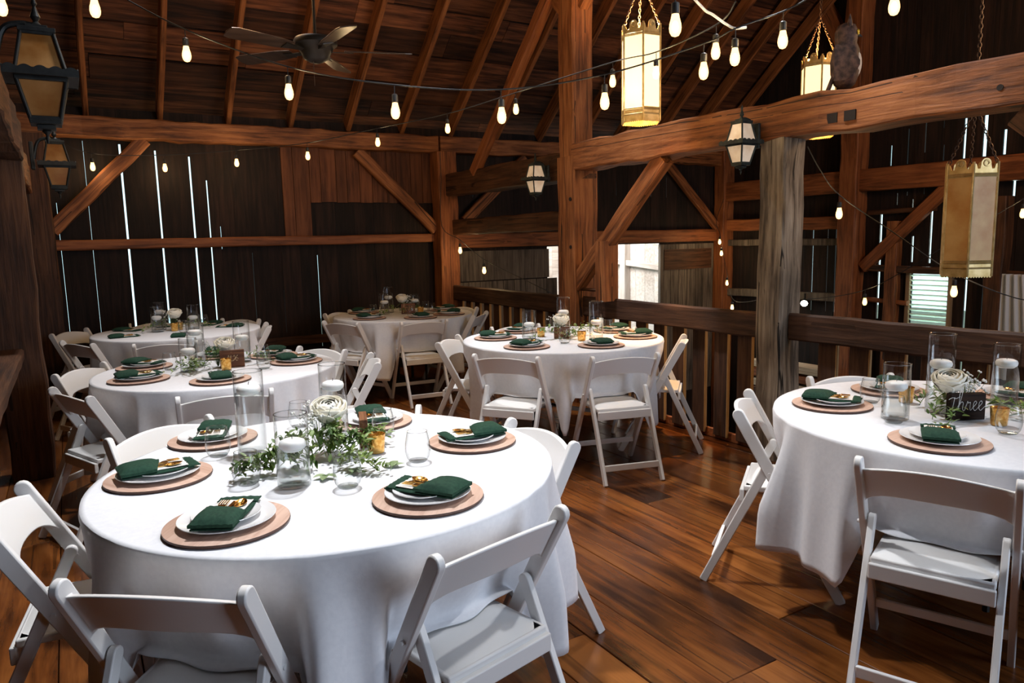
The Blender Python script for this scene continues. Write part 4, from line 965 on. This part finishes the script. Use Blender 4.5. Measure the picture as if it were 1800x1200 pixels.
cord('string_light_wire', [(7.8, 5.9, .72), (7.586, 5.334, .80), (7.403, 4.857, .908), (7.265, 4.405, 1.10), (7.284, 3.307, 1.793), (7.6, 2.9, 2.1), (8.8, 2.7, 2.5)], .0042, M['cord'], 'black string light cord before the reddish side wall post', 'cord')
cord('extension_cable', [(2.2, 2.30, 2.75), (2.263, 2.336, 2.56), (2.52, 2.49, 2.535), (2.66, 2.565, 2.545), (2.777, 2.60, 2.53), (2.827, 2.584, 2.51), (2.874, 2.557, 2.514)], .006, M['white_cord'], 'white extension cord looping down to the cluster of three bulbs', 'cord')

# ------------------------------------------------------------------ carriage lanterns on the beams
def make_carriage(metal, pane):
    """square two-part lantern with scalloped collar; it hangs from an arm whose plate lies against -x; origin at the collar centre"""
    t = empty('carriage_lantern'); B = M[metal]; G = M[pane]
    def frame(mb, b0, z0, b1, z1, w=.010):
        for sx in (-1, 1):
            for sy in (-1, 1): mb.tube([(sx*b0, sy*b0, z0), (sx*b1, sy*b1, z1)], w*.75, 6)
        for b_, z in ((b0, z0), (b1, z1)):
            for s in (-1, 1):
                mb.box((0, s*b_, z), (2*b_+w, w*1.2, w*1.6)); mb.box((s*b_, 0, z), (w*1.2, 2*b_+w, w*1.6))
    mb = MB(); frame(mb, .078, .014, .050, .150); frame(mb, .078, -.014, .047, -.150)
    mb.box((0, 0, .160), (.118, .118, .016)); mb.box((0, 0, .174), (.07, .07, .014)); mb.box((0, 0, -.160), (.10, .10, .018)); mb.box((0, 0, -.178), (.06, .06, .016))
    mb.build('frame', B, t, bevel=.0015, seg=1)
    for s, z0, b0, z1, b1 in ((1, .02, .0735, .146, .049), (-1, -.02, .0735, -.146, .046)):
        for k in range(4):
            a = k*math.pi/2; r = Matrix.Rotation(a, 3, 'Z')
            q = MB(); vs = [r @ Vector(p) for p in ((b0, -b0, z0), (b0, b0, z0), (b1, b1, z1), (b1, -b1, z1), (b0-.003, -b0, z0), (b0-.003, b0, z0), (b1-.003, b1, z1), (b1-.003, -b1, z1))]
            q.add(vs, [(0, 1, 2, 3), (7, 6, 5, 4), (0, 4, 5, 1), (1, 5, 6, 2), (2, 6, 7, 3), (3, 7, 4, 0)]); q.build('pane', G, t)
    mb = MB()
    for k in range(4):
        r = Matrix.Rotation(k*math.pi/2, 3, 'Z'); pts = []
        n = 5
        for i in range(n*8+1):
            u = i/(n*8); pts.append((-.118+.236*u, .012+.011*abs(math.sin(math.pi*n*u))))
        out = pts+[(.118, -.010), (-.118, -.010)]
        mb.extrude(out, .114, .118, lambda u, v, d, r=r: r @ Vector((d, u, v)))
    mb.box((0, 0, -.004), (.228, .228, .008)); mb.build('collar', B, t)
    MB().lathe([(.012, .178), (.020, .186), (.008, .198), (.017, .214), (.012, .228), (.005, .25), (.010, .26), (.002, .285)], n=14).build('finial', B, t, smooth=40)
    MB().lathe([(.002, -.235), (.008, -.215), (.005, -.205), (.016, -.192), (.012, -.182)], n=14).build('tip', B, t, smooth=40)
    MB().tube(smooth_path([(0, 0, .182), (-.05, 0, .186), (-.10, 0, .165), (-.125, 0, .10), (-.135, 0, .04)], 5), .011, 8).build('arm', B, t, smooth=40)
    MB().box((-.146, 0, .06), (.026, .10, .19)).build('back_plate', B, t, bevel=.006)
    return t
for key, me_, pn, loc, rz, sc_, lab in (
  ('cl_a', 'black_metal', 'amber_glass', (-.020, 3.3, 2.165), 0, 1.0, 'big black carriage lantern with amber panes, nearest us on the dark tie beam'),
  ('cl_a', 'black_metal', 'amber_glass', (.00, 5.93, 2.10), 0, .94, 'smaller black carriage lantern with amber panes, farther along the dark tie beam'),
  ('cl_b', 'verdigris', 'milk', (3.975, 6.12, 2.11), math.pi, .88, 'carriage lantern with milky panes on the beam at the middle post'),
  ('cl_b', 'verdigris', 'milk', (3.975, 3.56, 2.145), math.pi, .88, 'carriage lantern with milky panes on the big beam over the grey post')):
    o = spawn(key, lambda: make_carriage(me_, pn), loc, rz); o.scale = (sc_,)*3; tag(o, lab, 'lantern', 'carriage lanterns on the beams')

# ------------------------------------------------------------------ hexagonal hanging lanterns
def chain(mb, a, b, r=.0035, L=.032):
    a = Vector(a); b = Vector(b); n = max(2, int((b-a).length/(L*.78))); t = (b-a).normalized(); u = t.orthogonal().normalized(); v = t.cross(u)
    for k in range(n):
        c = a+(b-a)*((k+.5)/n); s = u if k % 2 else v
        mb.tube([c+t*(math.cos(g)*L*.5)+s*(math.sin(g)*L*.28) for g in [2*math.pi*q/8 for q in range(8)]], r, 4, True)
def make_hex(pane, top):
    """six-sided lantern, origin at the centre of the panes; chains rise to `top` above"""
    t = empty('hexagonal_lantern'); R = .165; H = .56; A = [math.pi/3*k+math.pi/6 for k in range(6)]
    vx = [(R*math.cos(a), R*math.sin(a)) for a in A]
    fr = MB()
    for x, y in vx: fr.tube([(x, y, -H/2-.10), (x, y, H/2+.09)], .0085, 6)
    for z in (-H/2, H/2, H/2+.012, -H/2-.045, -H/2-.012): fr.tube([(x*1.01, y*1.01, z) for x, y in vx], .007, 5, True)
    fr.build('frame', M['brass'], t, smooth=40)
    bs = MB(); cr = MB()
    for k in range(6):
        (x0, y0), (x1, y1) = vx[k], vx[(k+1) % 6]; e = Vector((x1-x0, y1-y0, 0)); L = e.length; e.normalize(); nn = Vector((e.y, -e.x, 0)); p0 = Vector((x0, y0, 0))
        f = lambda u, v, d, p0=p0, e=e, nn=nn: p0+e*u+nn*d+Vector((0, 0, v))
        q = MB().extrude([(.006, -H/2), (L-.006, -H/2), (L-.006, H/2), (.006, H/2)], -.002, .001, f).build('pane', M[pane], t)
        n = 9; out = [(0, -H/2-.005), (L, -H/2-.005)]+[(L-L*i/(n*4), -H/2-.10-.010*abs(math.sin(math.pi*i/4))) for i in range(n*4+1)]
        bs.extrude(out, -.002, .002, f)
        # crown with two horns and a ringed middle
        out = [(0, H/2+.005), (L, H/2+.005), (L, H/2+.085), (L*.90, H/2+.075), (L*.84, H/2+.045), (L*.74, H/2+.045), (L*.70, H/2+.075)]
        c = Vector((L*.5, H/2+.080)); out += [(c.x+.034*math.cos(g), c.y+.034*math.sin(g)) for g in [math.pi*q_/8 for q_ in range(0, 9)]]
        out += [(L*.30, H/2+.075), (L*.26, H/2+.045), (L*.16, H/2+.045), (L*.10, H/2+.075), (0, H/2+.085)]
        cr.extrude(out, -.002, .002, f)
        cc = p0+e*(L*.5)+Vector((0, 0, H/2+.082)); cr.tube([cc+e*(.018*math.cos(g))+Vector((0, 0, .018*math.sin(g)))+nn*.003 for g in [2*math.pi*q_/12 for q_ in range(12)]], .006, 5, True)
    bs.build('fringed_base_band', M['brass'], t); cr.build('crown', M['brass'], t)
    for k in (0, 2, 4):
        ch = MB(); x, y = vx[k]; chain(ch, (x*.95, y*.95, H/2+.09), (x*.12, y*.12, H/2+.42)); ch.build('chain', M['chain'], t)
    ch = MB(); chain(ch, (0, 0, H/2+.42), (0, 0, top), .004, .038); ch.build('chain', M['chain'], t)
    return t
for pane, loc, rz, s, top, lab in (('hex_lit', (3.80, 4.38, 2.735), .44, .92, 2.9, 'lit six-sided lantern hanging beside the middle post'),
  ('hex_lit', (6.15, 4.60, 2.79), .30, .95, 2.7, 'lit six-sided lantern half hidden behind the big beam and the owl'),
  ('hex_unlit', (5.07, 2.62, 1.60), .02, .96, 3.6, 'unlit amber six-sided lantern hanging over the lower bay')):
    o = make_hex(pane, top); o.location = loc; o.rotation_euler = (0, 0, rz); o.scale = (s,)*3; tag(o, lab, 'hanging lantern', 'six-sided lanterns')

# ------------------------------------------------------------------ ceiling fan
fan = tag(empty('ceiling_fan', (1.58, 5.15, 2.84)), 'dark bronze ceiling fan hanging from a rod under the roof boards', 'ceiling fan')
MB().tube([(0, 0, .05), (0, 0, 2.95)], .011, 8).build('downrod', M['fan'], fan, smooth=40)
MB().lathe([(.03, .10), (.045, .085), (.135, .075), (.145, .06), (.145, .035), (.125, .02), (.10, -.02), (.085, -.055), (.05, -.075), (.02, -.085)], n=32).build('motor_housing', M['fan'], fan, smooth=40)
for k in range(5):
    a = R_(-17+72*k); r = Matrix.Rotation(a, 3, 'Z')
    q = MB(); q.extrude([(.19, -.045), (.30, -.062), (.60, -.070), (.645, -.055), (.655, 0), (.645, .055), (.60, .070), (.30, .062), (.19, .045)], -.004, .004, lambda u, v, d: r @ (Matrix.Rotation(R_(13), 3, 'X') @ Vector((u, v, d))))
    bl = q.build('blade', M['fan_blade'], fan, bevel=.002, seg=1)
    q = MB(); q.extrude([(.07, -.02), (.17, -.02), (.25, -.035), (.25, .035), (.17, .02), (.07, .02)], -.012, -.006, lambda u, v, d: r @ (Matrix.Rotation(R_(13), 3, 'X') @ Vector((u, v, d)))); q.build('blade_bracket', M['fan'], bl)
MB().tube([(-.03, -.03, -.08), (-.03, -.03, -.24)], .0022, 5).build('pull_chain', M['chain'], fan)

# ------------------------------------------------------------------ owl on the beam
owl = tag(empty('owl_figure', (4.25, 2.99, 2.425), R_(35)), 'brown owl figure with ear tufts perched on the big tie beam', 'owl figure')
owl.scale = (1.12,)*3
mb = MB(); mb.lathe([(.035, 0), (.060, .02), (.082, .08), (.086, .14), (.076, .20), (.060, .235), (.064, .262), (.066, .295), (.050, .330), (.02, .345)], n=26)
for v_i, v in enumerate(mb.v):
    q = 1+.03*math.sin(v[2]*120)*math.sin(math.atan2(v[1], v[0])*9); mb.v[v_i] = (v[0]*q, v[1]*q*.92, v[2])
mb.build('body', M['owl'], owl, smooth=60)
for s in (-1, 1):
    MB().lathe([(.016, 0), (.012, .025), (.002, .06)], n=8).build('ear_tuft', M['owl'], owl, smooth=40, loc=(s*.042, -.015, .320), rot=(0, s*.35, 0))
    MB().grid(8, 6, lambda u, v, s=s: (s*(.080+.010*math.sin(math.pi*u)), .055-.13*v*math.sin(math.pi*(.15+.8*u)), .03+.19*u)).build('wing', M['owl'], owl, smooth=180)
    MB().ball((s*.024, -.058, .288), (.013, .008, .013)).build('eye', M['owl_eye'], owl, smooth=180)
mb = MB(); mb.ball((0, -.030, .125), (.062, .054, .095), 16, 12); mb.build('breast', M['owl_pale'], owl, smooth=180)
MB().lathe([(.009, 0), (.002, .022)], n=8).build('beak', M['wick'], owl, smooth=40, loc=(0, -.062, .275), rot=(R_(120), 0, 0))
MB().box((0, .075, .02), (.07, .02, .10), Euler((.35, 0, 0)).to_matrix()).build('tail', M['owl'], owl, bevel=.006)

# ------------------------------------------------------------------ small things in the lower bay
def make_flood():
    t = empty('floodlight'); MB().lathe([(.02, 0), (.035, .02), (.05, .07), (.055, .09)], n=18).build('housing', M['black_metal'], t, smooth=40, rot=(R_(118), 0, 0))
    MB().lathe([(.048, .088), (.048, .092)], n=18).build('lens', M['flood'], t, rot=(R_(118), 0, 0)); MB().box((0, .03, .04), (.02, .02, .11)).build('bracket', M['black_metal'], t); return t
for x, y, lab in ((9.195, 7.22, 'small floodlight beside the grey post, the left one of two'), (9.195, 6.98, 'small floodlight near the grey post, the right one of two')):
    tag(spawn('flood', make_flood, (x, y, .56), R_(-58)), lab, 'floodlight', 'two small floodlights')
mb = MB(); n = 40
mb.grid(n, 10, lambda u, v: (9.14+.035*math.sin(u*30)+.03*(1-v)*math.sin(u*9), 4.32-.62*u*(.62+.38*(1-v)), -.2+1.22*v))
tag(mb.build('curtain', M['curtain'], smooth=180), 'pale gathered curtain at the right edge beside the dark side wall post', 'curtain')
for k, (y, z, m_) in enumerate(((6.85, -.36, 'pale_board'), (6.88, -.50, 'beam_red'), (6.82, -.64, 'pale_board'))):
    o = MB().box((0, 0, 0), (1.2, .30, .10)).build('stacked_plank', M[m_], loc=(9.0-.25, y, z), rot=(0, 0, R_(90)), bevel=.004)
    tag(o, ('top pale', 'middle reddish', 'bottom pale')[k]+' plank of the stack seen through the railing gaps', 'plank', 'planks stacked in the lower bay')
tag(MB().box((8.75, 6.85, -1.2), (.4, 1.0, 1.0)).build('wooden_crate', M['beam_dark'], bevel=.01), 'dark crate under the planks beyond the railing', 'crate')
